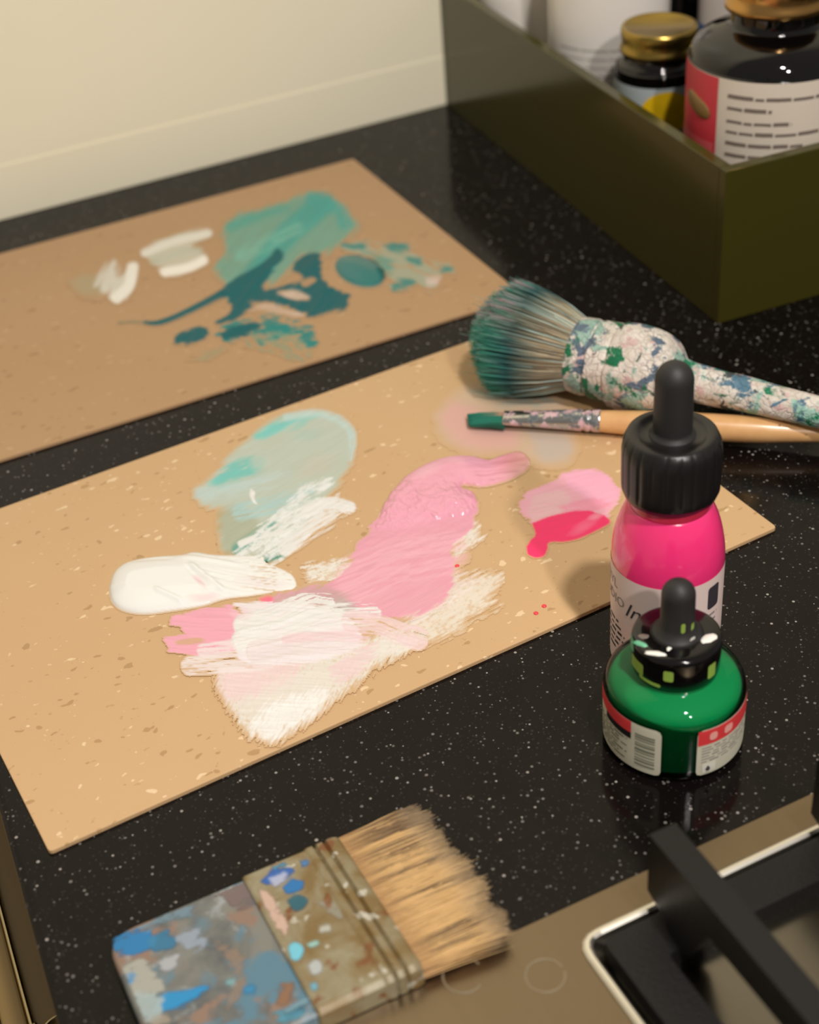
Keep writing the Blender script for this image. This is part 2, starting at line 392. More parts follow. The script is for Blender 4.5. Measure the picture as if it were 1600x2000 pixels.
# cast-iron pan support standing in the well
mir = mat('cast_iron', (18, 17, 17), .48, spec=.35); g = N(mir); g.bump(g.noise(900, 3), .35, .0006)
ps = thing('pan_support', 'black cast-iron pan support with raised fingers in the hob well', 'pan support', (.35, -.06, .0006))
fo = [(.1335, .2095), (.1335, -.27), (.565, -.27), (.565, .2095)]; fi = [(.1455, .1975), (.1455, -.258), (.553, -.258), (.553, .1975)]
fo4 = round_poly(fo, .004); fi4 = round_poly(fi, .002)
fr = ring_mesh('frame', rel(fo4, ps), rel(fi4, ps), .0, .0062)
link('frame', fr, mir, ps)
def finger(x, y1, y2, w=.0078, zt=.034, zb=.019):
    """raised bar with a pointed end block and a raking leg"""
    prof = [(y1, zt), (y1, zb-.006), (y1-.008, zb-.009), (y1-.010, .0064), (y1-.018, .0064), (y1-.026, zb+.004), (y2+.03, zb+.006), (y2+.02, .0064), (y2+.010, .0064), (y2, zb), (y2, zt)]
    v = [(x-w/2-.35, p[0]+.06, p[1]) for p in prof]+[(x+w/2-.35, p[0]+.06, p[1]) for p in prof]; n = len(prof)
    me = pymesh('finger', v, [tuple(range(n))[::-1], tuple(range(n, 2*n))]+[(i, (i+1) % n, n+(i+1) % n, n+i) for i in range(n)])
    bm = bmesh.new(); bm.from_mesh(me); bmesh.ops.recalc_face_normals(bm, faces=bm.faces[:]); bmesh.ops.triangulate(bm, faces=[f for f in bm.faces if len(f.verts) > 4]); bm.to_mesh(me); bm.free()
    return link('finger', me, mir, ps)
finger(.1530, .2125, -.268); finger(.2050, .2125, -.268); finger(.2725, .2125, -.268)
for yy in (.10, -.02):
    link('cross_bar', bm_mesh('cross_bar', box_bm(.1335-.35, .565-.35, yy-.003+.06, yy+.003+.06, .021, .0335, .001)), mir, ps)

# ------------------------------------------------------------------ the two palette panels
BT = .0015
def flecked(name, c0, light, dark):
    m = mat(name, c0, .55); g = N(m)
    wob = g.n('TexNoise'); wob.inputs['Scale'].default_value = 190; g.l(g.co, wob.inputs['Vector'])
    def chips(scale, stretch, rot, size, pick, seedloc):
        mp = g.mapping(stretch, (0, 0, rot), seedloc)
        ad = g.n('MixRGB'); ad.blend_type = 'ADD'; ad.inputs[0].default_value = .009; g.l(mp, ad.inputs[1]); g.l(wob.outputs['Color'], ad.inputs[2])
        v = g.voro(scale, vec=ad.outputs[0]); sp = g.n('SeparateColor'); g.l(v.outputs['Color'], sp.inputs[0])
        on = g.math('GREATER_THAN', sp.outputs[0], pick)
        r = g.math('ADD', g.math('MULTIPLY', g.math('POWER', sp.outputs[1], 2.0), size), size*.28)
        x = g.n('MapRange', interpolation_type='SMOOTHSTEP'); g.l(g.math('SUBTRACT', r, v.outputs['Distance']), x.inputs[0]); x.inputs[1].default_value = -.02; x.inputs[2].default_value = .05
        return g.math('MULTIPLY', on, x.outputs[0]), sp.outputs[2]
    base = g.mix(g.noise(14, 3), L4(*c0), L4(c0[0]-6, c0[1]-8, c0[2]-10))
    a, ta = chips(145, (1, 1.9, 1), .5, .26, .50, (0, 0, 0)); b, tb = chips(165, (1, 1.8, 1), -.7, .25, .50, (.3, .1, 0)); c, tc = chips(330, (1, 1.6, 1), 1.1, .24, .55, (.7, .4, 0))
    k = g.mix(g.math('MULTIPLY', a, .85), base, L4(*dark)); k = g.mix(g.math('MULTIPLY', b, .85), k, L4(*light)); k = g.mix(g.math('MULTIPLY', c, .5), k, g.mix(g.math('GREATER_THAN', tc, .5), L4(*light), L4(*dark)))
    g.l(k, g.b.inputs['Base Color'])
    g.bump(g.math('ADD', g.noise(1500, 2), g.math('SUBTRACT', g.math('MULTIPLY', b, .5), g.math('MULTIPLY', a, .5))), .16, .0004)
    return m
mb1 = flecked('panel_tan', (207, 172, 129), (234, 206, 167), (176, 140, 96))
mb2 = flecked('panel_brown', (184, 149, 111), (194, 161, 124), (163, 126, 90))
def panel(name, label, o, xdir, length, width, m):
    xd = np.array(xdir[:2])/np.linalg.norm(xdir[:2]); yd = np.array([-xd[1], xd[0]]); rot = math.atan2(xd[1], xd[0])
    t = thing(name, label, 'palette', (o[0], o[1], 0), rot)
    poly = round_poly([(0, 0), (length, 0), (length, width), (0, width)], .0016)
    link('panel', prism('panel', poly, .0001, BT, .0004, 2), m, t); return t
a0, a1 = G(95.6, 1664, BT), G(1518, 1029, BT)
nb = panel('palette_panel', 'tan flecked palette panel smeared with pink, white and mint paint', a0, a1-a0, np.linalg.norm(a1-a0), .1725, mb1)
b0, b1 = G(690, 309.5, BT), G(0, 495, BT)
fxd = (b0-b1)/np.linalg.norm(b0-b1); wid = .1800; flen = np.linalg.norm(a1-a0)
o2 = b0-fxd*flen-np.array([-fxd[1], fxd[0], 0])*wid
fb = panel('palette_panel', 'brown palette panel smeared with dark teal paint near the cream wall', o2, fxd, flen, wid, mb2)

# ------------------------------------------------------------------ dropper bottles
def cyl_patch(name, rf, th0, th1, z0, z1, off=.00012, cr=0., n=None, round_sides='both'):
    """label sheet on a turned body; rf(z) radius; optional rounded corners"""
    n = n or max(6, int(abs(th1-th0)*14)); nz = 10; v, f = [], []
    for j in range(nz+1):
        tz = j/nz
        if cr:   # squeeze rows near the corners
            tz = .5-.5*math.cos(math.pi*tz)
        z = z0+(z1-z0)*tz; d = min(z-z0, z1-z); cut = 0.
        if cr and d < cr: cut = (cr-math.sqrt(max(cr*cr-(cr-d)**2, 0)))/rf(z)
        a, b = th0+(cut if round_sides in ('both', 'start') else 0), th1-(cut if round_sides in ('both', 'end') else 0)
        for i in range(n+1):
            t = a+(b-a)*i/n; r = rf(z)+off; v.append((r*math.cos(t), r*math.sin(t), z))
    for j in range(nz):
        for i in range(n): k = j*(n+1)+i; f.append((k, k+1, k+n+2, k+n+1))
    return pymesh(name, v, f)
def cyl_text(name, txt, rf, th, z, size, m, parent, off=.00022, shear=0., sx=1., rise=0.):
    """lettering wrapped round a body: th is the angle of its left end"""
    cu = bpy.data.curves.new(name, 'FONT'); cu.body = txt; cu.size = size; cu.shear = shear; cu.resolution_u = 2
    ob = bpy.data.objects.new('tmp', cu); me0 = ob.to_mesh(); bm = bmesh.new(); bm.from_mesh(me0)
    bmesh.ops.subdivide_edges(bm, edges=[e for e in bm.edges if e.calc_length() > size*.25], cuts=2)
    bmesh.ops.triangulate(bm, faces=bm.faces[:])
    for v in bm.verts:
        zz = z+v.co.y+v.co.x*rise; r = rf(zz)+off; a = th+v.co.x*sx/r; v.co = (r*math.cos(a), r*math.sin(a), zz)
    me = bm_mesh(name, bm); ob.to_mesh_clear(); bpy.data.objects.remove(ob); bpy.data.curves.remove(cu)
    return link(name, me, m, parent)
def word_rows(name, rf, th0, th1, rows, m, parent, h=.0007, off=.0002, wl=(.0016, .0045), seed=1):
    """lines of small print too blurred to read: short word-long bars"""
    R = random.Random(seed); v, f = [], []
    for z, frac in rows:
        t = th0
        while t < th0+(th1-th0)*frac:
            w = R.uniform(*wl)/rf(z); w = min(w, th0+(th1-th0)*frac-t+.002); n = max(1, int(w*10)); b = len(v); hh = h*R.uniform(.7, 1.1)
            for i in range(n+1):
                a = t+w*i/n; r = rf(z)+off
                v += [(r*math.cos(a), r*math.sin(a), z), (r*math.cos(a), r*math.sin(a), z+hh)]
            for i in range(n): f.append((b+2*i, b+2*i+2, b+2*i+3, b+2*i+1))
            t += w+.0009/rf(z)
    return link(name, pymesh(name, v, f), m, parent)
def facing(ax): return math.atan2(-ax[1], -ax[0])          # angle on the body that looks at the photographer
mrub = mat('black_rubber', (38, 36, 36), .55); g = N(mrub); g.bump(g.noise(700, 3), .12, .0004)
mcap = mat('black_cap', (24, 22, 22), .32)
mgl = mat('gloss_black', (12, 10, 10), .10)
mink_txt = mat('print_dark', (58, 52, 60), .6); mgrey_txt = mat('print_grey', (150, 140, 140), .6)
# --- pink ink, tall
pa = G(1297, 1278); pk = thing('dropper_bottle', 'tall dropper bottle of hot pink ink with black ribbed cap', 'bottle', (pa[0], pa[1], 0))
pz = lambda row, hw: zr(pa, row, hw)
mpink = mat('pink_ink', (255, 56, 128), .22, coat=.7, coat_rough=.06, sss=.25); mneck = mat('pink_neck', (226, 48, 84), .25, coat=.8)
bodyp = [(0, .0008), (.0150, .0006), (.0164, .0012), (.0168, .003)]+[(.0169, z) for z in (.008, .014, .022, .030, .036)]+[(.01695, .041), (.0168, .0445), (.0163, .0485), (.0154, .0525), (.0143, .056), (.0130, .059), (.0121, .0607)]
prf = lambda z: float(np.interp(z, [p[1] for p in bodyp[1:]], [p[0] for p in bodyp[1:]]))
link('bottle_body', lathe('bottle_body', spline(bodyp[1:], 3).tolist(), 72), mpink, pk, True)
link('neck', lathe('neck', [(.0121, .0605), (.0118, .0612), (.0118, .0640), (.0115, .0650), (.0112, .068)], 64), mneck, pk, True)
lb = lab(link('label', cyl_patch('label', prf, 0, 2*math.pi, .003, .0405, n=72), mat('label_blush', (238, 214, 208), .5), pk, True), 'pale blush paper label printed with dark lettering')
fa = facing(pa)
cyl_text('lettering', 'ACRYL', prf, fa-math.radians(106), .0335, .0046, mgrey_txt, lb, rise=-.0)
cyl_text('lettering', 'STUDIO', prf, fa-math.radians(106), .0278, .0050, mgrey_txt, lb)
cyl_text('lettering', 'Ink', prf, fa-math.radians(46), .0262, .0076, mink_txt, lb, shear=.35, sx=1.05)
word_rows('small_print', prf, fa-1.5, fa-.75, [(.0205-.0022*i, fr_) for i, fr_ in enumerate((.7, .8, .95, .9, .75, .6))], mink_txt, lb, h=.0010)
lab(link('print_block', cyl_patch('print_block', prf, fa+.80, fa+1.10, .0290, .0375, .0002, .001), mink_txt, lb), 'dark printed block on the label')
word_rows('small_print', prf, fa+.78, fa+1.15, [(.0262-.0024*i, .8-.1*(i % 3)) for i in range(6)], mgrey_txt, lb, h=.0008, seed=6)
link('print_rule', cyl_patch('print_rule', prf, fa+.555, fa+.575, .019, .0275, .0002), mgrey_txt, lb)
capp = [(.0112, .0640), (.0136, .0645), (.0143, .0665), (.0144, .0690), (.0144, .0790), (.0140, .0820), (.0130, .0842), (.0120, .0848), (.0098, .0847), (.0096, .0842), (.0070, .0841)]
pc = link('cap', lathe('cap', capp, 160, (22, .0006, 3, 5)), mcap, pk, True); lab(pc, 'black ribbed screw cap')
blb = [(.0070, .0832), (.0066, .0846), (.0056, .0850), (.0056, .0862), (.0055, .1000)]+[(.0055*math.cos(t), .1022+.0055*math.sin(t)) for t in np.linspace(.0, math.pi/2, 9)]
lab(link('rubber_bulb', lathe('rubber_bulb', blb, 40), mrub, pk, True), 'matt black rubber bulb')
# --- green ink, squat
frn = G(1309, 1531); dv = frn[:2]/np.linalg.norm(frn[:2]); ga = frn.copy(); ga[:2] += dv*.0205
gr = thing('dropper_bottle', 'squat glass dropper bottle of green ink with paint-spotted black cap', 'bottle', (ga[0], ga[1], 0))
def glass(name, tint, rough=.03):
    m = bpy.data.materials.new(name); m.use_nodes = True; nt = m.node_tree; nt.nodes.clear()
    o = nt.nodes.new('ShaderNodeOutputMaterial'); mx = nt.nodes.new('ShaderNodeMixShader'); t = nt.nodes.new('ShaderNodeBsdfTransparent'); gl = nt.nodes.new('ShaderNodeBsdfGlossy'); fr = nt.nodes.new('ShaderNodeFresnel')
    t.inputs[0].default_value = tint; gl.inputs['Roughness'].default_value = rough; fr.inputs[0].default_value = 1.38
    nt.links.new(fr.outputs[0], mx.inputs[0]); nt.links.new(t.outputs[0], mx.inputs[1]); nt.links.new(gl.outputs[0], mx.inputs[2]); nt.links.new(mx.outputs[0], o.inputs[0]); return m
mgreen = mat('green_ink', (0, 136, 78), .7, spec=.15)
gp_ = [(.0185, .0004), (.0199, .0012), (.0204, .0026), (.0205, .005), (.0205, .012), (.0205, .0195), (.0203, .0222), (.0196, .0241), (.0182, .0255), (.0160, .0266), (.0135, .0275), (.0121, .0288), (.0112, .0300)]
grf = lambda z: float(np.interp(z, [p[1] for p in gp_], [p[0] for p in gp_]))
lab(link('glass_body', lathe('glass_body', spline(gp_, 4).tolist(), 80), glass('bottle_glass', (.80, .95, .88, 1)), gr, True), 'clear glass body')
ip = [(.0001, .0034), (.0180, .0034), (.0192, .0045), (.0195, .007), (.0195, .019), (.0190, .0220), (.0178, .0240), (.0155, .0254), (.0125, .0266), (.0110, .0280)]
lab(link('ink', lathe('ink', spline(ip, 3).tolist(), 72), mgreen, gr, True), 'dark green ink')
fg = facing(ga); dg = math.radians
mlab = mat('label_cream', (214, 210, 188), .5); mred = mat('label_red', (226, 62, 66), .5); mblk = mat('label_black', (22, 20, 22), .5); mwht = mat('label_white', (232, 228, 214), .5)
l1 = lab(link('label', cyl_patch('label', grf, fg-dg(150), fg-dg(8), .0026, .0205, .0002, .0016, round_sides='end'), mlab, gr, True), 'cream label with barcode and red band')
link('red_band', cyl_patch('red_band', grf, fg-dg(150), fg-dg(34), .0162, .0205, .0003), mred, l1, True)
link('black_band', cyl_patch('black_band', grf, fg-dg(66), fg-dg(34), .0138, .0162, .0003), mblk, l1, True)
zb = .0050; R_ = random.Random(3)
mbar = mat('print_green_grey', (120, 124, 108), .6)
while zb < .0168:
    w = R_.choice((.0004, .0006, .0009, .0004)); link('barcode_bar', cyl_patch('barcode_bar', grf, fg-dg(30), fg-dg(13), zb, zb+w, .0003, n=5), mbar, l1); zb += w+R_.choice((.0004, .0005, .0008))
word_rows('small_print', grf, fg-dg(80), fg-dg(36), [(.0125-.0013*i, .95-.2*(i % 2)) for i in range(7)], mbar, l1, h=.0006, off=.0003, seed=4)
l2 = lab(link('label', cyl_patch('label', grf, fg+dg(20), fg+dg(125), .0026, .0205, .0002, .0016, round_sides='start'), mlab, gr, True), 'pale grey label with red top band')
link('red_band', cyl_patch('red_band', grf, fg+dg(20.5), fg+dg(125), .0147, .0203, .0003), mred, l2, True)
word_rows('small_print', grf, fg+dg(24), fg+dg(85), [(.0132-.0011*i, .95-.15*(i % 3)) for i in range(6)], mgrey_txt, l2, h=.0005, off=.0003, seed=9)
for a_, w_ in ((30, 7), (44, 9)):
    link('symbol', cyl_patch('symbol', grf, fg+dg(a_), fg+dg(a_+w_), .0160, .0190, .0004, .0010), mat('symbol_pale', (244, 170, 160), .6), l2)
link('symbol_square', cyl_patch('symbol_square', grf, fg+dg(25), fg+dg(37), .0034, .0072, .0003), mwht, l2)
dp = lathe('drop_symbol', [(.0, -.0009), (.0006, -.0007), (.0008, -.0002), (.0004, .0006), (.0001, .0011), (0, .0014)], 10)
ta = fg+dg(30); link('drop_symbol', dp, mink_txt, l2, loc=((grf(.005)+.0001)*math.cos(ta), (grf(.005)+.0001)*math.sin(ta), .0051))
gcap = [(.0112, .0282), (.0124, .0284), (.0126, .0300), (.0128, .0380), (.0127, .0392), (.0120, .0397), (.0100, .0399), (.0078, .0402)]
gc = lab(link('cap', lathe('cap', gcap, 64), mgl, gr, True), 'glossy black cap with dried paint spots')
gb = [(.0078, .0400), (.0066, .0410), (.0053, .0425), (.0049, .0440), (.0048, .0530)]+[(.0048*math.cos(t), .0540+.0048*math.sin(t)) for t in np.linspace(0, math.pi/2, 9)]
lab(link('rubber_bulb', lathe('rubber_bulb', gb, 40), mrub, gr, True), 'black rubber bulb')
# dried paint on the green bottle's cap: small raised splashes
mdab = mat('dab_white', (240, 238, 228), .35); mdg = mat('dab_lime', (150, 180, 78), .4); mdm = mat('dab_mint', (110, 186, 146), .4); mdr = mat('dab_grey', (112, 100, 92), .4)
def dab(px, py, z, rx, ry, rot, m, h=.0004, name='paint_spot'):
    c = G(px, py, z); v = [(0, 0, h)]; n = 14; R = random.Random(int(px*7+py))
    k = [R.uniform(.8, 1.15) for _ in range(n)]
    for s_ in (.6, 1.):
        for i in range(n):
            t = 2*math.pi*i/n; x, y = rx*s_*k[i]*math.cos(t), ry*s_*k[i]*math.sin(t); v.append((x*math.cos(rot)-y*math.sin(rot), x*math.sin(rot)+y*math.cos(rot), h*.85 if s_ < 1 else -.0002))
    f = [(0, 1+i, 1+(i+1) % n) for i in range(n)]+[(1+i, 1+n+i, 1+n+(i+1) % n, 1+(i+1) % n) for i in range(n)]
    return link(name, pymesh(name, v, f), m, gc, True, (c[0]-ga[0], c[1]-ga[1], z))
dab(1383, 1247, .0400, .0033, .0018, .15, mdab, .0005); dab(1260, 1243, .0399, .0022, .0014, -.9, mdr, .0003); dab(1283, 1276, .0399, .0034, .0010, -.75, mdab, .0004); dab(1308, 1266, .0401, .0014, .0009, .4, mdab, .0004); dab(1252, 1258, .0397, .0028, .0010, -1.1, mdm, .0006)
def side_dab(th, z, w, h, m, rf=lambda z: .0128, off=.0001, name='paint_spot', par=None):
    return link(name, cyl_patch(name, rf, th-w/2, th+w/2, z-h/2, z+h/2, off, min(h, .0012)*.5, n=6), m, par or gc, True)
side_dab(fg-dg(58), .0330, .5, .0042, mdg); side_dab(fg-dg(8), .0345, .22, .0038, mdg); side_dab(fg+dg(52), .0335, .25, .005, mdg); side_dab(fg-dg(35), .0300, .6, .0012, mdg, lambda z: .0126)
side_dab(fg+dg(20), .0455, .25, .0035, mdg, lambda z: .0049); side_dab(fg+dg(60), .0440, .30, .0040, mdg, lambda z: .0049); side_dab(fg+dg(45), .0416, .3, .0016, mdab, lambda z: .0062)
side_dab(fg-dg(74), .0385, .30, .0050, mdm, lambda z: .0129)

# ------------------------------------------------------------------ olive box and the bottles standing in it
bc, bl_ = G(1402, 634), G(870, 203); byd = (bl_-bc)[:2]/np.linalg.norm((bl_-bc)[:2]); bxd = np.array([byd[1], -byd[0]]); brot = math.atan2(bxd[1], bxd[0])
BL = np.linalg.norm((bl_-bc)[:2])-.001; BW, BH, BTK = .30, .0692, .0052
mol = mat('olive_lacquer', (62, 58, 18), .16, spec=.42); g = N(mol); g.bump(g.noise(60, 2), .03, .001)
bx = thing('storage_box', 'open olive green lacquered box holding bottles beside the cream wall', 'box', (bc[0], bc[1], 0), brot)
def bp(name, *a): return link(name, bm_mesh(name, box_bm(*a, .0004, 2)), mol, bx)
bp('side_panel', 0, BTK, BTK, BL-BTK, .0002, BH); bp('side_panel', BW-BTK, BW, BTK, BL-BTK, .0002, BH)
bp('end_panel', 0, BW, 0, BTK, .0002, BH); bp('end_panel', 0, BW, BL-BTK, BL, .0002, BH); bp('base', BTK, BW-BTK, BTK, BL-BTK, .0002, .0042)
def inbox(u, v): q = bc[:2]+bxd*u+byd*v; return (q[0], q[1], .0043)
mdk = mat('dark_glass', (8, 6, 6), .04, spec=.6); mgold = mat('gold_lid', (206, 160, 96), .24, 1.0); mgold2 = mat('brass_lid', (168, 142, 74), .28, 1.0)
def lid_prof(r, z0, z1):
    h = z1-z0
    return [(r*.90, z0), (r, z0+h*.03), (r*1.01, z0+h*.16), (r*.985, z0+h*.26), (r*.965, z0+h*.36), (r*.965, z0+h*.56), (r*.985, z0+h*.66), (r*.985, z0+h*.86), (r*.96, z0+h*.97), (r*.93, z0+h), (r*.86, z0+h*.98), (r*.83, z0+h*.93), (0, z0+h*.93)]
# large supplement bottle
q = inbox(.0505, .0465); big = thing('supplement_bottle', 'large dark glass bottle with gold lid and red and cream label in the olive box', 'bottle', q)
bpz = [(.031, 0), (.0345, .001), (.0352, .004), (.0352, .03), (.0352, .084), (.0350, .0890), (.0340, .0928), (.0312, .0962), (.0268, .0988), (.0222, .1006), (.0195, .1018), (.0186, .1032), (.0184, .1060), (.0184, .1120)]
rbig = lambda z: float(np.interp(z, [p[1] for p in bpz], [p[0] for p in bpz]))
link('bottle_body', lathe('bottle_body', spline(bpz, 4).tolist(), 80), mdk, big, True)
lab(link('lid', lathe('lid', lid_prof(.0212, .1085, .1235), 80), mgold, big, True), 'gold screw lid')
fb_ = facing(np.array(q)); mcr = mat('label_bone', (214, 202, 186), .5); mpr2 = mat('label_coral', (204, 58, 70), .45)
lb2 = lab(link('label', cyl_patch('label', rbig, fb_-dg(92), fb_+dg(120), .022, .0888, .0004, n=60), mcr, big, True), 'cream label with a coral red panel')
lab(link('red_panel', cyl_patch('red_panel', rbig, fb_-dg(91), fb_-dg(36), .052, .0885, .0006), mpr2, lb2, True), 'coral red panel')
link('red_strip', cyl_patch('red_strip', rbig, fb_-dg(91), fb_-dg(38), .0530, .0600, .0007), mat('label_coral_pale', (216, 92, 96), .45), lb2, True)
pill = tube('capsule_picture', [((rbig(.06)+.0003)*math.cos(fb_-dg(a)), (rbig(.06)+.0003)*math.sin(fb_-dg(a)), z) for a, z in zip(np.linspace(70, 42, 9), np.linspace(.0760, .0715, 9))], [.0012, .0030, .0037, .0038, .0038, .0038, .0037, .0030, .0012], 12, 1.0)
for v in pill.vertices:
    r = math.hypot(v.co.x, v.co.y); k = (rbig(.06)+.0008+.15*(r-rbig(.06)))/r; v.co.x *= k; v.co.y *= k
lab(link('capsule_picture', pill, mat('capsule_print', (128, 98, 52), .4), lb2, True), 'printed golden capsule')
word_rows('small_print', rbig, fb_-dg(28), fb_+dg(50), [(.0815, .98), (.0765, .38), (.0710, .55), (.0665, .80), (.0615, .66), (.0565, .60), (.0515, .60), (.0465, .50), (.0415, .55)], mat('print_brown', (118, 104, 96), .6), lb2, h=.0014, off=.0007, wl=(.003, .011), seed=2)
# small jar
q = inbox(.0340, .1120); jar = thing('ink_jar', 'small dark jar with brass lid and yellow dot label in the olive box', 'jar', q)
jp = [(.017, 0), (.0190, .001), (.0195, .004), (.0195, .062), (.0190, .0665), (.0178, .0690), (.0166, .0700), (.0160, .0720), (.0160, .079)]
rj = lambda z: float(np.interp(z, [p[1] for p in jp], [p[0] for p in jp]))
link('jar_body', lathe('jar_body', spline(jp, 4).tolist(), 64), mdk, jar, True)
lab(link('lid', lathe('lid', lid_prof(.0176, .0735, .0850), 64), mgold2, jar, True), 'brass coloured screw lid')
fj = facing(np.array(q))
lj = lab(link('label', cyl_patch('label', rj, fj-dg(130), fj+dg(60), .010, .0625, .0005, n=40), mat('label_ice', (170, 180, 182), .5), jar, True), 'pale blue grey label')
v, f = [(rj(.04)*1.02*math.cos(fj+dg(8)), rj(.04)*1.02*math.sin(fj+dg(8)), .0460)], []
v = []; ns = 28
for k_, rr in ((0, 0), (1, .5), (2, 1.)):
    for i in range(ns):
        t = 2*math.pi*i/ns; a_ = fj+dg(12)+rr*.0115*math.cos(t)/.0195; v.append(((.0195+.0009)*math.cos(a_), (.0195+.0009)*math.sin(a_), .0505+rr*.0105*math.sin(t)))
for k_ in (0, 1):
    for i in range(ns): f.append((k_*ns+i, (k_+1)*ns+i, (k_+1)*ns+(i+1) % ns, k_*ns+(i+1) % ns))
lab(link('yellow_dot', pymesh('yellow_dot', v, f), mat('dot_yellow', (228, 186, 10), .5), lj, True), 'round yellow dot')
# large white plastic bottle
mwp = mat('white_plastic', (232, 226, 218), .25); q = inbox(.0455, .1800); wb = thing('plastic_bottle', 'large white plastic bottle with fine grey rings in the olive box', 'bottle', q)
wp = [(.026, 0), (.0292, .001), (.0298, .004), (.0298, .090), (.0296, .1000), (.0280, .1090), (.0240, .1160), (.0180, .1190), (.0165, .1200), (.0165, .1290)]
rw = lambda z: float(np.interp(z, [p[1] for p in wp], [p[0] for p in wp]))
link('bottle_body', lathe('bottle_body', spline(wp, 4).tolist(), 64), mwp, wb, True)
lab(link('cap', lathe('cap', [(.0172, .1270), (.0178, .1275), (.0178, .1420), (.0170, .1435), (0, .1437)], 48), mwp, wb, True), 'white cap')
fw_ = facing(np.array(q)); word_rows('small_print', rw, fw_-dg(50), fw_+dg(70), [(.0600-.0042*i, .98) for i in range(6)], mat('print_pale', (170, 164, 156), .6), wb, h=.0007, wl=(.006, .015), seed=5)
# things further back in the box
q = inbox(.0300, .2500); sb = thing('plastic_bottle', 'small white bottle in the wall corner of the olive box', 'bottle', q)
link('bottle_body', lathe('bottle_body', spline([(.018, 0), (.0205, .001), (.021, .004), (.021, .060), (.020, .070), (.015, .078), (.012, .080), (.012, .088)], 4).tolist(), 48), mwp, sb, True)
lab(link('cap', lathe('cap', [(.0125, .086), (.0132, .0865), (.0132, .097), (.0125, .098), (0, .0982)], 40), mgl, sb, True), 'black cap')
q = inbox(.0935, .1880); db = thing('glass_bottle', 'slim black glass bottle behind the brass-lidded jar', 'bottle', q)
link('bottle_body', lathe('bottle_body', spline([(.012, 0), (.014, .001), (.0145, .004), (.0145, .085), (.0135, .095), (.009, .103), (.008, .106), (.008, .112)], 4).tolist(), 48), mdk, db, True)
lab(link('cap', lathe('cap', [(.0088, .110), (.0095, .1105), (.0095, .124), (.009, .125), (0, .1252)], 40), mcap, db, True), 'black cap')
q = inbox(.0945, .1530); sg = thing('squeeze_bottle', 'slim pale grey bottle with blue base band behind the gold-lidded bottle', 'bottle', q)
link('bottle_body', lathe('bottle_body', spline([(.010, 0), (.0122, .001), (.0125, .004), (.0125, .090), (.0118, .100), (.008, .107), (.007, .110), (.007, .115)], 4).tolist(), 48), mat('grey_plastic', (186, 176, 168), .3), sg, True)
lab(link('blue_band', lathe('blue_band', [(.0125, .034), (.0127, .0341), (.0127, .0639), (.0125, .064)], 48), mat('band_blue', (34, 66, 104), .4), sg, True), 'dark blue band')
lab(link('cap', lathe('cap', [(.0080, .113), (.0088, .1135), (.0088, .126), (.008, .127), (0, .1272)], 40), mwp, sg, True), 'white cap')

# ------------------------------------------------------------------ brushes
def hairs(name, root, tip, sag, rad, col_fn, seed=0):
    """root, tip, sag (n,3): every hair a thin three-sided tapering blade; col_fn(t, i) -> (n,3) linear"""
    n = len(root); ts = np.array([0, .35, .7, 1.0]); rr = np.array([1, 1, .8, .3])
    ax = tip-root; ax = ax/np.linalg.norm(ax, axis=1)[:, None]; u = np.cross(ax, np.array([.13, .31, .94])); u /= np.linalg.norm(u, axis=1)[:, None]; w = np.cross(ax, u)
    V = np.zeros((n, 4, 3, 3)); Cc = np.ones((n, 4, 3, 4))
    for k, t in enumerate(ts):
        c = root+(tip-root)*t+sag*(4*t*(1-t))
        for j in range(3):
            a = 2*math.pi*j/3; V[:, k, j] = c+(u*math.cos(a)+w*math.sin(a))*(rad[:, None]*rr[k])
        Cc[:, k, :, :3] = col_fn(t)[:, None, :]
    b = (np.arange(n)*12)[:, None]; qs = []
    for k in range(3):
        for j in range(3):
            j2 = (j+1) % 3; qs.append(b+np.array([[k*3+j, k*3+j2, (k+1)*3+j2, (k+1)*3+j]]))
    return npmesh(name, V.reshape(-1, 3), np.concatenate(qs), Cc.reshape(-1, 4))
mhair = mat('bristle', rough=.55, vcol=True)
def frame_of(A, B):
    d = (B-A)/np.linalg.norm(B-A); s = np.cross(d, [0, 0, 1.]); s /= np.linalg.norm(s); return d, s, np.cross(s, d)
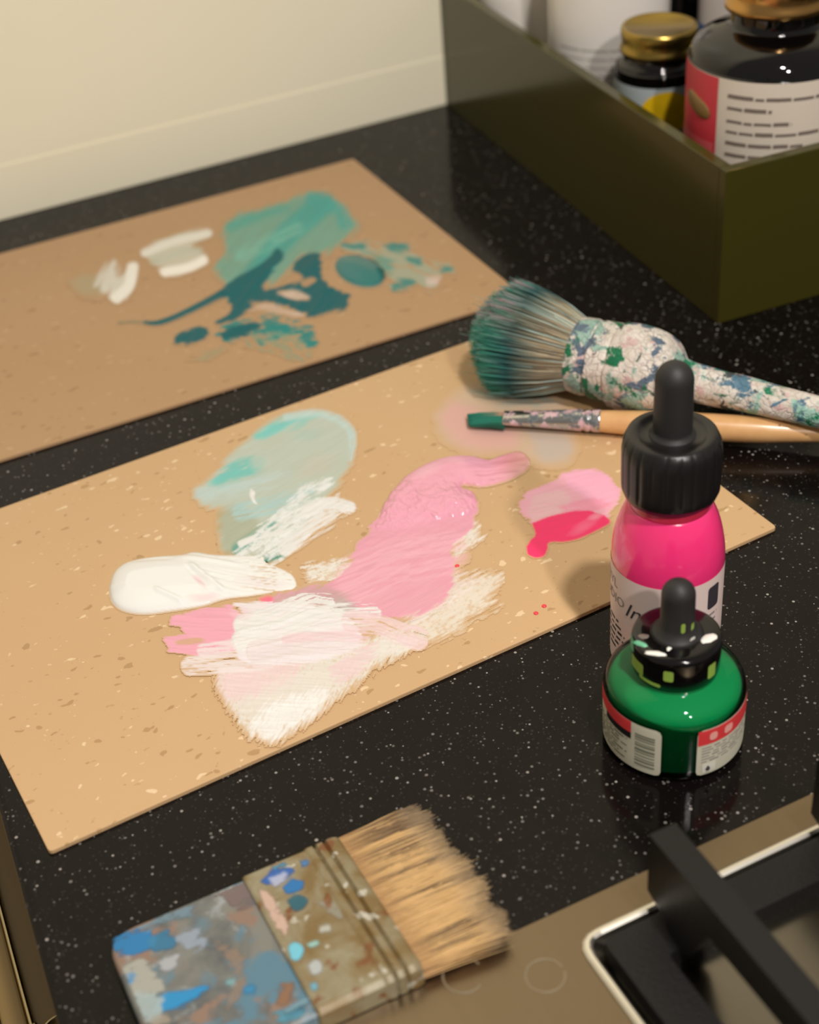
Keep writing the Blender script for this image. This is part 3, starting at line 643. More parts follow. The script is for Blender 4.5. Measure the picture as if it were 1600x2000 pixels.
# --- thick round brush, its handle crusted with paint
A = G(985, 657, .0215); B = G(1600, 806, .0172); D, S, Uv = frame_of(A, B)
def at_x(px):
    lo, hi = -.1, .4
    for _ in range(40):
        m_ = (lo+hi)/2
        if P(A+D*m_)[0] < px: lo = m_
        else: hi = m_
    return lo
def hwr(px, hw): t = at_x(px); return t, hw*P(A+D*t)[2]
rb = thing('round_brush', 'thick round paint brush crusted with white and green dried paint', 'brush', (A[0], A[1], 0))
def crust(name, base, spots, crack):
    m = mat(name, base, .5); g = N(m)
    k = g.mix(g.ramp(g.noise(95, 4, .6), [(.42, W0), (.60, W1)]), L4(*base), L4(206, 196, 184))
    k = g.mix(g.ramp(g.noise(170, 3, vec=g.mapping(loc=(3, 1, 0))), [(.56, W0), (.64, W1)]), k, L4(206, 176, 172))
    for i, (c, sc, th) in enumerate(spots): k = g.mix(g.ramp(g.noise(sc, 4, .6, g.mapping(loc=(i*1.3+.4, i*.7, i*.2)), .4), [(th, W0), (th+.045, W1)]), k, L4(*c))
    wv_ = g.n('MixRGB'); wv_.blend_type = 'ADD'; wv_.inputs[0].default_value = .006; wn = g.n('TexNoise'); wn.inputs['Scale'].default_value = 200; g.l(g.co, wn.inputs[0]); g.l(g.co, wv_.inputs[1]); g.l(wn.outputs['Color'], wv_.inputs[2]); v = g.voro(crack, 'DISTANCE_TO_EDGE', vec=wv_.outputs[0]); k = g.mix(g.math('MULTIPLY', g.ramp(v.outputs[0], [(.0, W1), (.04, W0)]), g.ramp(g.noise(60, 2), [(.52, W0), (.62, W1)])), k, L4(70, 80, 78))
    g.l(k, g.b.inputs['Base Color']); g.bump(g.math('ADD', g.noise(420, 4), g.math('MULTIPLY', g.ramp(v.outputs[0], [(0, W0), (.1, W1)]), .6)), .5, .0012); return m
mcrust = crust('paint_crust', (228, 220, 210), [((150, 182, 168), 75, .52), ((92, 110, 128), 105, .56), ((6, 112, 74), 85, .565), ((20, 60, 52), 150, .64)], 330)
mcrust2 = crust('paint_crust_handle', (220, 214, 204), [((150, 190, 176), 80, .52), ((80, 118, 140), 100, .55), ((8, 120, 84), 75, .555), ((60, 68, 72), 110, .60), ((200, 180, 172), 130, .60)], 260)
def lumpy(name, stations, m, seg=56, per=7, amp=.0006, seed=0.):
    st = spline([(hwr(px, hw)) for px, hw in stations], per); v = []; n = len(st)
    ring = np.arange(seg)*2*math.pi/seg
    for i, (t, r) in enumerate(st):
        bump = amp*2*(fbm(np.cos(ring)*2.2+seed+t*90, np.sin(ring)*2.2+seed*1.3+t*60, 4)-.5)
        for k in range(seg): c = A+D*t+(S*math.cos(ring[k])+Uv*math.sin(ring[k]))*(max(r, .0004)+bump[k]); v.append(c-np.array([A[0], A[1], 0]))
    f = [(i*seg+k, (i+1)*seg+k, (i+1)*seg+(k+1) % seg, i*seg+(k+1) % seg) for i in range(n-1) for k in range(seg)]+[tuple(range(seg)), tuple((n-1)*seg+k for k in range(seg))[::-1]]
    return link(name, pymesh(name, v, f), m, rb, True)
lab(lumpy('ferrule', [(1126, 70), (1130, 74), (1150, 76), (1158, 75), (1161, 71), (1165, 71), (1168, 76), (1185, 78), (1200, 79), (1206, 76)], mcrust, amp=.0004, seed=2.), 'paint-caked metal ferrule')
lab(lumpy('grip_bulb', [(1203, 76), (1210, 83), (1235, 87), (1265, 86), (1290, 80), (1310, 70), (1322, 56), (1332, 42)], mcrust, amp=.0014, seed=5.), 'bulbous grip crusted with white paint')
lab(lumpy('handle', [(1326, 42), (1345, 38), (1380, 37), (1450, 35), (1530, 32), (1610, 30), (1700, 27), (1800, 22), (1830, 14), (1836, 3)], mcrust2, amp=.0007, seed=8.), 'paint-spattered handle')
n = 6500; t0, r0 = hwr(1132, 66); tl = at_x(932); Ltot = t0-tl
ph = rng.random(n)*2*math.pi; rho = np.sqrt(rng.random(n)); rho[:2600] = .86+.14*rng.random(2600)
Rt = 108*P(A)[2]
root = A+D*t0+(S*np.cos(ph)[:, None]+Uv*np.sin(ph)[:, None])*(rho*r0)[:, None]+D*.002
ln = Ltot*(1-.30*rho**3)*(1-.05*rng.random(n)); spread = rho*Rt*(1+.05*rng.normal(size=n))
tip = A+D*(t0-ln)[:, None]+(S*np.cos(ph)[:, None]+Uv*np.sin(ph)[:, None])*spread[:, None]+rng.normal(size=(n, 3))*.0006
stray = rng.random(n) < .012; tip[stray] += rng.normal(size=(stray.sum(), 3))*.0035
tip[:, 2] = np.maximum(tip[:, 2], BT+.0006+.001*rng.random(n)); root[:, 2] = np.maximum(root[:, 2], BT+.002)
sag = (S*np.cos(ph)[:, None]+Uv*np.sin(ph)[:, None])*(rho*.0016)[:, None]
hv = rng.random(n); hv2 = rng.random(n); upk = np.sin(ph)
def round_col(t):
    tan = lin((204, 186, 150)); dk = lin((116, 110, 94)); c = tan*(hv[:, None])+dk*(1-hv[:, None])
    gy = lin((176, 202, 196)); c = np.where((hv2 > .86)[:, None], gy, c)
    blue = lin((38, 66, 84)); teal = lin((44, 132, 118)); green = lin((60, 158, 122)); mint = lin((140, 190, 178))
    tt = t+.10*(hv-.5)+.06*np.cos(3*ph)
    k = sstep(.52, .74, tt)[:, None]; c = c*(1-k)+(blue*.6+teal*.4)*k
    k = sstep(.74, .95, tt)[:, None]; c = c*(1-k)+np.where((hv2 > .8)[:, None], mint, teal*(1-hv2[:, None])+green*hv2[:, None])*k
    pk = sstep(.75, .95, tt)*sstep(.55, .9, upk)*(hv > .55); return c*(1-pk[:, None])+lin((204, 170, 176))*pk[:, None]
hm = hairs('bristles', root-np.array([A[0], A[1], 0]), tip-np.array([A[0], A[1], 0]), sag, .00016+.00008*rng.random(n), round_col)
ho = link('bristles', hm, mhair, rb); ho['kind'] = 'stuff'; lab(ho, 'splayed bristles, teal at the tips')
# --- slim flat brush
A0, D0 = A, D
A = G(985, 812, .0072); B = G(1600, 846, .0072); D, S, Uv = frame_of(A, B)
fbz = thing('flat_brush', 'slim flat brush with green tip, silver ferrule and bare wood handle', 'brush', (A[0], A[1], 0)); rb_keep = rb; rb = fbz
mwood = mat('bare_wood', (222, 172, 116), .32, coat=.4, coat_rough=.2); g = N(mwood)
mp = g.mapping((30, 30, 30), (0, 0, 0)); k = g.mix(g.noise(6, 5, .6, mp), L4(206, 152, 96), L4(232, 186, 130)); k = g.mix(g.ramp(g.noise(260, 2), [(.68, W0), (.74, W1)]), k, L4(120, 84, 70)); g.l(k, g.b.inputs['Base Color'])
mfer = mat('ferrule_tin', (196, 196, 192), .22, 1.0); g = N(mfer)
k = g.ramp(g.noise(210, 4, .6), [(.47, W0), (.52, W1)]); g.l(g.mix(k, L4(196, 196, 192), g.mix(g.ramp(g.noise(160, 2, vec=g.mapping(loc=(2, 2, 0))), [(.45, W0), (.55, W1)]), L4(214, 178, 184), L4(96, 104, 108))), g.b.inputs['Base Color'])
g.l(g.math('SUBTRACT', 1.0, k), g.b.inputs['Metallic'])
lab(lumpy('handle', [(1170, 20), (1176, 21.5), (1230, 24), (1300, 26), (1400, 27), (1480, 26), (1540, 22), (1620, 17), (1760, 13), (1840, 9), (1850, 3)], mwood, 40, 6, .0), 'bare varnished wood handle')
fe = lumpy('ferrule', [(984, 20), (1000, 20), (1060, 20.5), (1130, 22), (1134, 22), (1138, 20), (1142, 20), (1146, 22), (1151, 22), (1155, 20.2), (1159, 22), (1172, 22.2), (1174, 21)], mfer, 40, 5, .0)
zc = A[2]
for v in fe.data.vertices:      # pressed flat towards the bristles
    t = (Vector(v.co).dot(Vector(D))); k_ = float(np.clip((t-at_x(990))/(at_x(1140)-at_x(990)), 0, 1)); fl = .55+.45*k_; v.co.z = zc-(1-fl)*.0022+(v.co.z-zc)*fl
lab(fe, 'silver ferrule streaked with pink and grey paint')
n = 1500; xs = rng.uniform(-1, 1, n); ys = rng.uniform(-1, 1, n); wF, hF = 18.5*P(A)[2], .0017; tA = at_x(988); tB = at_x(908)
root = A+D*tA+S*(xs*wF)[:, None]+np.array([0, 0, 1.])*(ys*hF-.0022)[:, None]
tip = A+D*(tB+.0014*rng.random(n)+.002*(xs*.5+.5))[:, None]+S*(xs*wF*1.04)[:, None]+np.array([0, 0, 1.])*(ys*.0005-.0030)[:, None]
tip[:, 2] = np.maximum(tip[:, 2], BT+.0005); hv = rng.random(n)
def flat_col(t):
    c = lin((14, 96, 80))*hv[:, None]+lin((30, 126, 104))*(1-hv[:, None]); k = (1-sstep(0, .45, t+.25*(hv-.5)))*(xs < -.2)
    return c*(1-k[:, None])+lin((206, 150, 118))*k[:, None]
hm = hairs('bristles', root-np.array([A[0], A[1], 0]), tip-np.array([A[0], A[1], 0]), np.tile([0, 0, .0004], (n, 1)), np.full(n, .00022), flat_col)
ho = link('bristles', hm, mhair, fbz); ho['kind'] = 'stuff'; lab(ho, 'green-coated flat bristles')
# --- wide flat brush lying against the hob
x0 = .0208; yF = .2745; tilt = -.078
wbz = thing('wide_brush', 'wide flat brush with blue-smeared handle and blond bristles against the hob', 'brush', (x0, yF, .0002)); wbz.rotation_euler = (tilt, 0, 0)
WD = .0525; TH = .0056
mhd = mat('handle_smeared', (120, 124, 122), .38); g = N(mhd)
k = g.mix(g.ramp(g.noise(42, 5, .65, dist=.6), [(.40, W0), (.62, W1)]), L4(78, 84, 88), L4(122, 122, 116)); k = g.mix(g.ramp(g.noise(65, 4, .6, g.mapping(loc=(2, 0, 0)), .8), [(.50, W0), (.60, W1)]), k, L4(84, 122, 142))
k = g.mix(g.ramp(g.noise(75, 5, .6, g.mapping(loc=(4, 1, 0)), .8), [(.60, W0), (.68, W1)]), k, L4(150, 156, 158)); k = g.mix(g.ramp(g.noise(60, 4, .6, g.mapping(loc=(7, 3, 0))), [(.60, W0), (.66, W1)]), k, L4(136, 112, 98))
g.l(k, g.b.inputs['Base Color']); g.bump(g.noise(300, 4), .2, .0006)
hpoly = round_poly([(0, 0), (0, -WD), (.0400, -WD), (.0400, 0)], [.0085, .0085, 0, 0], 8)
link('handle', prism('handle', [(p[0], p[1]) for p in hpoly], 0.0, TH, .0016, 3), mhd, wbz)
mfb = mat('ferrule_brown', (146, 128, 88), .45, .12); g = N(mfb)
k = g.mix(g.ramp(g.noise(70, 4, .6, dist=.5), [(.42, W0), (.62, W1)]), L4(124, 102, 62), L4(148, 140, 114)); k = g.mix(g.ramp(g.noise(130, 4), [(.60, W0), (.66, W1)]), k, L4(120, 78, 44)); k = g.mix(g.ramp(g.noise(150, 3, vec=g.mapping(loc=(1, 5, 0))), [(.63, W0), (.67, W1)]), k, L4(190, 186, 172))
g.l(k, g.b.inputs['Base Color']); g.bump(g.noise(260, 4), .25, .0008)
fxs = [(.0393, TH+.0008), (.0400, TH+.0012), (.0575, TH+.0012), (.0585, TH+.0016), (.0600, TH+.0016), (.0607, TH+.0006), (.0614, TH+.0016), (.0630, TH+.0016), (.0637, TH+.0006), (.0644, TH+.0016), (.0660, TH+.0017), (.0672, TH+.0014), (.0680, TH+.0008)]
v, f = [], []; o_ = .0008
for x, zt in fxs: 
    e_ = zt-TH; v += [(x, e_*.6, -.0+.0001), (x, e_*.6, zt-.0012), (x, e_*.6-.0014, zt), (x, -WD-e_*.6+.0014, zt), (x, -WD-e_*.6, zt-.0012), (x, -WD-e_*.6, .0001)]
for i in range(len(fxs)-1):
    for k_ in range(6): a_, b_ = i*6+k_, i*6+(k_+1) % 6; f.append((a_, b_, b_+6, a_+6))
f += [tuple(range(6))[::-1], tuple(len(v)-6+k_ for k_ in range(6))]
me = pymesh('ferrule', v, f); bm = bmesh.new(); bm.from_mesh(me); bmesh.ops.recalc_face_normals(bm, faces=bm.faces[:]); bm.to_mesh(me); bm.free()
lab(link('ferrule', me, mfb, wbz), 'tarnished brown metal ferrule with crimped ridges')
n = 9000; ys = -WD*rng.random(n); zs = .0008+(TH-.001)*rng.random(n); zs[:5200] = TH-.0016*rng.random(5200)
clump = fbm(ys*900+3, zs*300, 3); nzt = fbm(ys*420+7, zs*40, 2)
Lb = .0925-.0672+.0012*(nzt-.5)*4+.0010*rng.normal(size=n)
root = np.stack([np.full(n, .0665), ys, zs], 1); tip = np.stack([.0670+Lb, ys*1.0+.0010*rng.normal(size=n)+.0016*(clump-.5), np.maximum(zs*.82+.0004+.0006*rng.normal(size=n), .0004)], 1)
ex = rng.random(n) < .004; tip[ex, 1] += .004*rng.random(ex.sum()); hv = rng.random(n); dstr = sstep(.50, .60, fbm(ys*700+11, np.zeros(n)+2, 3)*.7+hv*.3)
edge_ = sstep(-.006, 0, ys)*0+0
def wide_col(t):
    bl = lin((226, 184, 124))*hv[:, None]+lin((204, 166, 112))*(1-hv[:, None]); dk = lin((98, 74, 50)); k = (dstr*sstep(.05, .45, t)*.95)[:, None]; c = bl*(1-k)+dk*k
    gy = lin((150, 132, 106)); k2 = (sstep(.72, 1., t+.2*(hv-.5))*.75)[:, None] if np.ndim(t) == 0 else 0; c = c*(1-k2)+gy*k2
    k3 = (1-sstep(0, .12, t))*.5; return c*(1-k3)+lin((150, 100, 60))*k3
tip[:, 2] = np.minimum(tip[:, 2], TH-.0004); hm = hairs('bristles', root, tip, np.tile([0, 0, .0003], (n, 1)), .00014+.00008*rng.random(n), wide_col)
ho = link('bristles', hm, mhair, wbz); ho['kind'] = 'stuff'; lab(ho, 'blond bristles with dark streaks')
link('bristle_root', bm_mesh('bristle_root', box_bm(.066, .078, -WD+.0006, -.0006, .0008, TH-.0018, .0004)), mat('bristle_core', (150, 112, 70), .7), wbz)

# ------------------------------------------------------------------ paint on the near panel
mgloss = mat('paint_wet', rough=.26, vcol=True, alpha=True, coat=.35, coat_rough=.05); msat = mat('paint_satin', rough=.42, vcol=True, alpha=True, spec=.14); mdry = mat('paint_dry', rough=.56, vcol=True, spec=.5)
WHT, PNK = (240, 233, 222), (246, 170, 184)
# mint wash with white dragged over it
p = Paint(370, 795, 705, 1110, BT, 1.7, 1)
p.fill([(470, 868), (520, 832), (560, 812), (620, 806), (668, 820), (690, 848), (690, 890), (672, 930), (645, 965), (610, 1010), (575, 1060), (540, 1092), (505, 1098), (470, 1088), (440, 1078), (426, 1048), (434, 1008), (440, 990), (405, 988), (381, 965), (405, 942), (430, 915), (445, 890)], (190, 204, 186), .84, 9, 12, -28, 70, 7)
p.fill([(425, 1000), (470, 990), (520, 1040), (510, 1098), (440, 1085)], (166, 164, 126), .55, 10, 8, -30, 40, 8)
p.fill([(498, 850), (530, 826), (580, 812), (625, 812), (575, 835), (525, 852), (500, 858)], (112, 204, 190), .85, 8, 14, -25, 50, 5, .36)
p.fill([(408, 950), (432, 915), (470, 898), (520, 900), (505, 922), (460, 936), (430, 950)], (104, 196, 182), .85, 9, 14, -22, 45, 6, .36, k=3)
p.stroke([(560, 816), (620, 808), (668, 824), (688, 852), (684, 895)], 14, (196, 218, 208), .75, 5, .2, .35, k=4)
p.stroke([(395, 965), (440, 960), (500, 945), (560, 930)], 26, (196, 214, 206), .6, 8, .3, .55, k=5)
p.stroke([(510, 905), (580, 880), (660, 868)], 40, (194, 200, 180), .6, 10, .3, .5, k=6); p.tint(620, 910, 50, (204, 194, 174), .4, 25, -30); p.tint(600, 850, 40, (164, 200, 186), .5, 14, -10)
p.stroke([(465, 1072), (500, 1050), (540, 1022)], 24, (84, 160, 140), .8, 5, .3, .5, k=7); p.stroke([(512, 1098), (530, 1088), (552, 1082)], 16, (40, 140, 116), .9, 4, .2, .5, k=8)
p.stroke([(470, 1000), (540, 985), (600, 960)], 34, (176, 206, 198), .8, 6, .36, .5, k=9)
p.fill([(455, 1078), (482, 1056), (520, 1022), (560, 985), (600, 948), (638, 932), (642, 948), (606, 976), (660, 970), (684, 993), (665, 1010), (630, 1024), (600, 1052), (565, 1082), (530, 1100), (500, 1094), (470, 1090)], (240, 236, 226), .95, 3, 18, -33, 30, 3.5, .44, .10, .30, grain=.40)
p.stroke([(600, 1000), (640, 985), (682, 992)], 26, WHT, .98, 3, .2, .32, .15, .25, 4, 10); p.stroke([(470, 1062), (510, 1046), (560, 1040)], 12, WHT, .95, 2, .25, .4, .1, .2, 4, 11); p.stroke([(560, 1070), (600, 1040), (640, 1016)], 34, WHT, .9, 3, .38, .5, .1, .2, 4, 12)
p.fill([(490, 955), (498, 962), (497, 975), (503, 985), (495, 982), (488, 968)], WHT, 1, 2, h=.15)
p.build('paint_smear', mdry, nb, 'mint green wash with white paint dragged across it', micro=(-30, .10, .14))
# thick white worm of paint
p = Paint(205, 1070, 600, 1215, BT, 2., 2)
out = [(214, 1150), (224, 1120), (250, 1100), (300, 1090), (352, 1086), (380, 1080), (420, 1085), (470, 1086), (512, 1087), (520, 1100), (568, 1122), (577, 1150), (540, 1156), (490, 1164), (440, 1170), (395, 1184), (335, 1194), (280, 1200), (240, 1193), (219, 1176)]
d = p.sd(out); tl_ = sstep(520, 300, p.X); m = sstep(-2, 2, d)
st = p.nz(6, 90, 3.6, 3, 2); right = sstep(330, 480, p.X)
m = m*(1-right*sstep(.62, .75, st)*sstep(0, 1, (p.X-440)/100)*.8)
hgt = 3.6*np.sqrt(np.clip(d/34, 0, 1))*(.16+.84*tl_)*m+.9*(st-.5)*sstep(330, 420, p.X)*sstep(0, 6, d)
fold = lambda x0_, y0_, x1_, y1_, w_, a_: a_*np.exp(-((((p.X-x0_)*(y1_-y0_)-(p.Y-y0_)*(x1_-x0_))/math.hypot(x1_-x0_, y1_-y0_)/w_)**2))*sstep(-.1, .15, ((p.X-x0_)*(x1_-x0_)+(p.Y-y0_)*(y1_-y0_))/((x1_-x0_)**2+(y1_-y0_)**2))*sstep(1.1, .8, ((p.X-x0_)*(x1_-x0_)+(p.Y-y0_)*(y1_-y0_))/((x1_-x0_)**2+(y1_-y0_)**2))
hgt = hgt+fold(372, 1112, 440, 1160, 5, .8)+fold(305, 1165, 360, 1182, 4, .7)+fold(390, 1150, 470, 1160, 4, .5)+fold(352, 1094, 470, 1108, 5, .5)-fold(366, 1118, 410, 1155, 5, .6)-fold(260, 1103, 340, 1100, 4, .25)
p.put(m, (247, 241, 229), np.maximum(hgt, 0)*m); p.tint(392, 1145, 20, (246, 198, 196), .75, 8, 45); p.tint(400, 1172, 40, (246, 206, 200), .6, 8, -10); p.tint(510, 1140, 60, (240, 222, 214), .6, 14, 5)
p.build('paint_worm', mgloss, nb, 'thick glossy worm of white paint')
# pale strokes underneath the pink
p = Paint(585, 1010, 985, 1300, BT, 1.7, 3)
p.fill([(592, 1108), (620, 1098), (680, 1096), (690, 1115), (650, 1130), (605, 1135)], (244, 238, 224), .85, 5, 14, -15, 22, 3, .38, grain=.40)
p.fill([(880, 1045), (915, 1020), (935, 1030), (945, 1050), (915, 1075), (885, 1090)], (246, 238, 224), .8, 5, 18, -40, 22, 3, .42, k=2, grain=.42)
p.fill([(800, 1215), (850, 1180), (900, 1140), (960, 1120), (985, 1128), (960, 1160), (975, 1180), (930, 1200), (900, 1230), (850, 1250), (790, 1272), (720, 1290), (700, 1270)], (240, 228, 208), .8, 9, 24, -28, 30, 3.2, .32, k=3, grain=.40)
p.fill([(790, 1170), (870, 1120), (930, 1130), (910, 1160), (860, 1200), (800, 1225)], (242, 224, 212), .7, 8, 20, -28, 28, 3, .34, k=4, grain=.40)
p.build('paint_smear', mdry, nb, 'ragged off-white dry-brush marks', micro=(-28, .08, .14))
# long pink drag: thin and rough below, thick and glossy on top
pale = p
p = Paint(500, 875, 1045, 1225, BT, 1.7, 4)
low = [(742, 1005), (800, 985), (880, 975), (930, 985), (925, 1022), (900, 1048), (884, 1075), (886, 1130), (868, 1175), (800, 1204), (720, 1205), (672, 1186), (640, 1172), (590, 1180), (535, 1185), (520, 1172), (560, 1160), (600, 1148), (650, 1136), (684, 1100), (690, 1080), (715, 1045)]
p.fill(low, (238, 160, 174), 1., 3, 12, -30, 36, 6, 0, .12, .22)
p.fill([(650, 1180), (690, 1150), (760, 1150), (860, 1140), (868, 1175), (800, 1206), (720, 1207)], (238, 168, 172), .5, 10, 12, -25, 50, 5, .45, k=2)
p.fill([(530, 1190), (545, 1165), (620, 1148), (670, 1160), (700, 1196), (650, 1198)], (196, 160, 150), .75, 12, 10, 5, 30, 6, k=3); p.fill([(620, 1200), (660, 1172), (690, 1186), (695, 1205)], (190, 180, 172), .7, 10, 8, k=4)
p.fill([(508, 1170), (525, 1164), (533, 1170), (530, 1178), (512, 1178)], (255, 104, 132), .9, 5, 4)
p.stroke([(700, 1130), (780, 1100), (870, 1080)], 90, (248, 184, 190), .5, 10, .42, .5, 0, .15, 5, 5)
tp = [(740, 1018), (752, 985), (770, 958), (795, 932), (830, 910), (872, 895), (920, 893), (955, 900), (985, 890), (1015, 884), (1033, 898), (1030, 918), (1005, 934), (970, 946), (935, 952), (908, 948), (902, 955), (925, 965), (932, 985), (915, 1005), (880, 1012), (830, 1022), (790, 1034), (755, 1036), (735, 1034)]
d = p.sd(tp); m = sstep(-2, 2.5, d+3*(p.nz(-30, 30, 8, 3, 7)-.5)); far_ = sstep(960, 900, p.X)
lump = p.nz(20, 16, 11, 3, 8); cr_ = np.abs(p.nz(35, 22, 15, 2, 9)-.5)
hh = (2.3*np.sqrt(np.clip(d/22, 0, 1))*(.3+.7*far_)*sstep(1045, 985, p.Y)+.35)*m+1.7*(lump-.5)*sstep(925, 965, p.Y)*m-.5*sstep(.05, 0, cr_)*sstep(960, 985, p.Y)*m+.5*(p.nz(-8, 60, 5, 2, 10)-.5)*sstep(900, 950, p.X)*m
p.put(m*(.55+.45*sstep(1035, 960, p.X)), (244, 166, 180), hh)
lumps = .5*(p.nz(0, 12, 8, 3, 11)-.5)*sstep(1000, 1020, p.Y)*sstep(1120, 1040, p.Y)*sstep(0, 10, p.sd(low)); p.h = np.maximum(p.h+lumps, 0)
p.tint(1000, 905, 45, (236, 130, 146), .5, 22, -20); p.tint(900, 905, 60, (252, 182, 196), .6, 14, 5); p.tint(835, 930, 40, (255, 190, 200), .6, 14, -25); p.tint(560, 1178, 30, (225, 170, 165), .4)
p.build('paint_smear', mgloss, nb, 'long drag of bubblegum pink paint, thick and glossy at one end', base=.0002, micro=(-28, .14, .10), below=(pale,)); drag = p
# white and pink brush marks
p = Paint(310, 1160, 835, 1460, BT, 1.6, 5)
fan = [(425, 1310), (480, 1296), (560, 1285), (640, 1270), (700, 1256), (770, 1240), (815, 1250), (800, 1268), (740, 1300), (700, 1330), (650, 1370), (610, 1405), (570, 1432), (532, 1452), (505, 1430), (490, 1440), (470, 1412), (440, 1372), (428, 1340)]
p.fill(fan, (236, 226, 210), .9, 9, 15, -62, 22, 3, .22, .05, .12, grain=.32); p.fill([(425, 1310), (520, 1290), (600, 1290), (560, 1330), (500, 1360), (445, 1370)], (244, 206, 202), .7, 12, 16, -60, 30, 3, .28, k=2, grain=.34)
p.fill([(640, 1300), (700, 1265), (740, 1262), (720, 1300), (690, 1330), (655, 1330)], (240, 205, 200), .7, 8, 14, -20, 30, 4, .4, k=3)
p.fill([(490, 1430), (520, 1385), (580, 1360), (640, 1350), (610, 1398), (560, 1430), (530, 1450)], (248, 242, 232), .8, 8, 20, -55, 26, 3, .34, .05, .1, k=4, grain=.36)
p.fill([(335, 1205), (390, 1192), (450, 1184), (480, 1205), (474, 1250), (455, 1275), (405, 1284), (372, 1278), (330, 1272), (318, 1246), (362, 1240), (350, 1226), (332, 1222)], (245, 172, 182), .98, 2, 6, 5, 50, 5, 0, .1, .18, False, 5)
p.cut(370, 1254, 32, 7, -8, .75)
p.stroke([(372, 1302), (430, 1298), (520, 1294)], 36, (240, 222, 212), .92, 2.5, .44, .36, .1, .25, 2.6, 6); p.stroke([(400, 1272), (480, 1264), (560, 1262)], 30, (242, 222, 214), .85, 2.5, .34, .36, .1, .22, 2.6, 7)
p.fill([(455, 1178), (520, 1176), (600, 1180), (690, 1215), (700, 1262), (640, 1290), (540, 1300), (470, 1292), (470, 1230), (478, 1205)], (244, 230, 224), .95, 3, 8, 4, 80, 3, .16, .10, .34, k=8)
p.stroke([(478, 1222), (540, 1205), (600, 1176), (632, 1178)], 44, WHT, .96, 2.5, .22, .42, .18, .4, 2.6, 9); p.stroke([(476, 1252), (560, 1232), (640, 1206), (722, 1200)], 46, WHT, .94, 2.5, .25, .46, .15, .4, 2.6, 10)
p.stroke([(500, 1276), (590, 1262), (690, 1256)], 40, (238, 220, 212), .9, 3, .3, .44, .12, .35, 2.6, 11); p.stroke([(690, 1216), (740, 1222), (790, 1240), (815, 1248)], 46, (242, 210, 204), .8, 2.5, .36, .42, .1, .28, 2.6, 12); p.stroke([(560, 1250), (640, 1244), (712, 1246)], 20, (242, 206, 204), .7, 3, .3, .4, .05, .2, 3.5, 13)
p.tint(470, 1200, 28, (243, 206, 204), .6, 16, 10)
p.build('paint_smear', msat, nb, 'overlapping white and pale pink brush marks', base=.0003, micro=(3, .36, .12), below=(pale, drag))
# pink patch by the pink bottle
p = Paint(1005, 910, 1228, 1100, BT, 2., 6)
p.fill([(1012, 990), (1028, 960), (1055, 948), (1090, 938), (1095, 922), (1150, 918), (1178, 920), (1196, 940), (1214, 962), (1206, 985), (1186, 1012), (1150, 1035), (1100, 1030), (1050, 1022), (1024, 1010)], (246, 176, 186), .95, 2.5, 9, -18, 40, 4, .2, .1, .2, False)
p.fill([(1030, 1000), (1045, 968), (1095, 958), (1120, 985), (1100, 1008), (1050, 1018)], (240, 190, 186), .8, 6, 8, -15, 30, 5, .36, k=2); p.fill([(1100, 925), (1170, 922), (1205, 960), (1180, 985), (1120, 960)], (252, 178, 196), .8, 5, 6, 15, 60, 5, .25, k=3)
p.fill([(1092, 990), (1150, 975), (1190, 985), (1170, 1002), (1110, 1005)], (246, 150, 168), .7, 6, 8, -10, 50, 5, .35, k=4)
p.fill([(1040, 1022), (1070, 1010), (1110, 1000), (1150, 998), (1185, 1010), (1190, 1022), (1150, 1045), (1110, 1058), (1075, 1060), (1069, 1072), (1064, 1086), (1048, 1091), (1033, 1084), (1029, 1070), (1036, 1056), (1046, 1045)], (255, 62, 110), .99, 2, 3, -15, 50, 6, 0, .15, .1, True, 5)
p.tint(1140, 1030, 36, (255, 128, 152), .6, 12, -30); p.tint(1165, 1010, 20, (250, 170, 180), .6, 8, -20)
p.build('paint_smear', msat, nb, 'pale pink patch with a hot pink run', micro=(-14, .10, .12))
# faint rubbed smudge under the brushes
p = Paint(840, 740, 1135, 925, BT, 3., 7)
p.fill([(850, 815), (880, 778), (930, 756), (1010, 760), (1090, 775), (1110, 820), (1125, 870), (1100, 905), (1050, 905), (1000, 885), (930, 882), (885, 868), (858, 845)], (214, 186, 160), .62, 16, 10, -10, 40, 12)
p.fill([(858, 812), (885, 785), (930, 800), (1000, 840), (1010, 870), (960, 880), (890, 862)], (232, 170, 158), .7, 16, 8, k=2); p.fill([(920, 765), (990, 755), (1080, 772), (1070, 790), (980, 790)], (160, 178, 160), .6, 10, 10, 5, 30, 8, .35, k=3); p.fill([(1030, 840), (1100, 850), (1115, 890), (1060, 900)], (190, 182, 172), .5, 12, 8, k=4)
p.build('paint_smear', mdry, nb, 'faint pink and grey rubbed smudge')
def drop(px, py, rpx, col, par):
    c = G(px, py, BT); r = rpx*P(c)[2]; me = lathe('paint_drop', [(r, 0), (r*.95, r*.25), (r*.7, r*.5), (r*.35, r*.62), (0, r*.66)], 16)
    m_ = bpy.data.materials.get('drop_red') or mat('drop_red', col, .25)
    L = np.array(c)-np.array(par.location); a = -par.rotation_euler[2]
    return link('paint_drop', me, m_, par, True, (L[0]*math.cos(a)-L[1]*math.sin(a), L[0]*math.sin(a)+L[1]*math.cos(a), BT+.00002))
for px, py in ((893, 1106), (1047, 1198), (1063, 1184)): drop(px, py, 5, (246, 70, 82), nb)

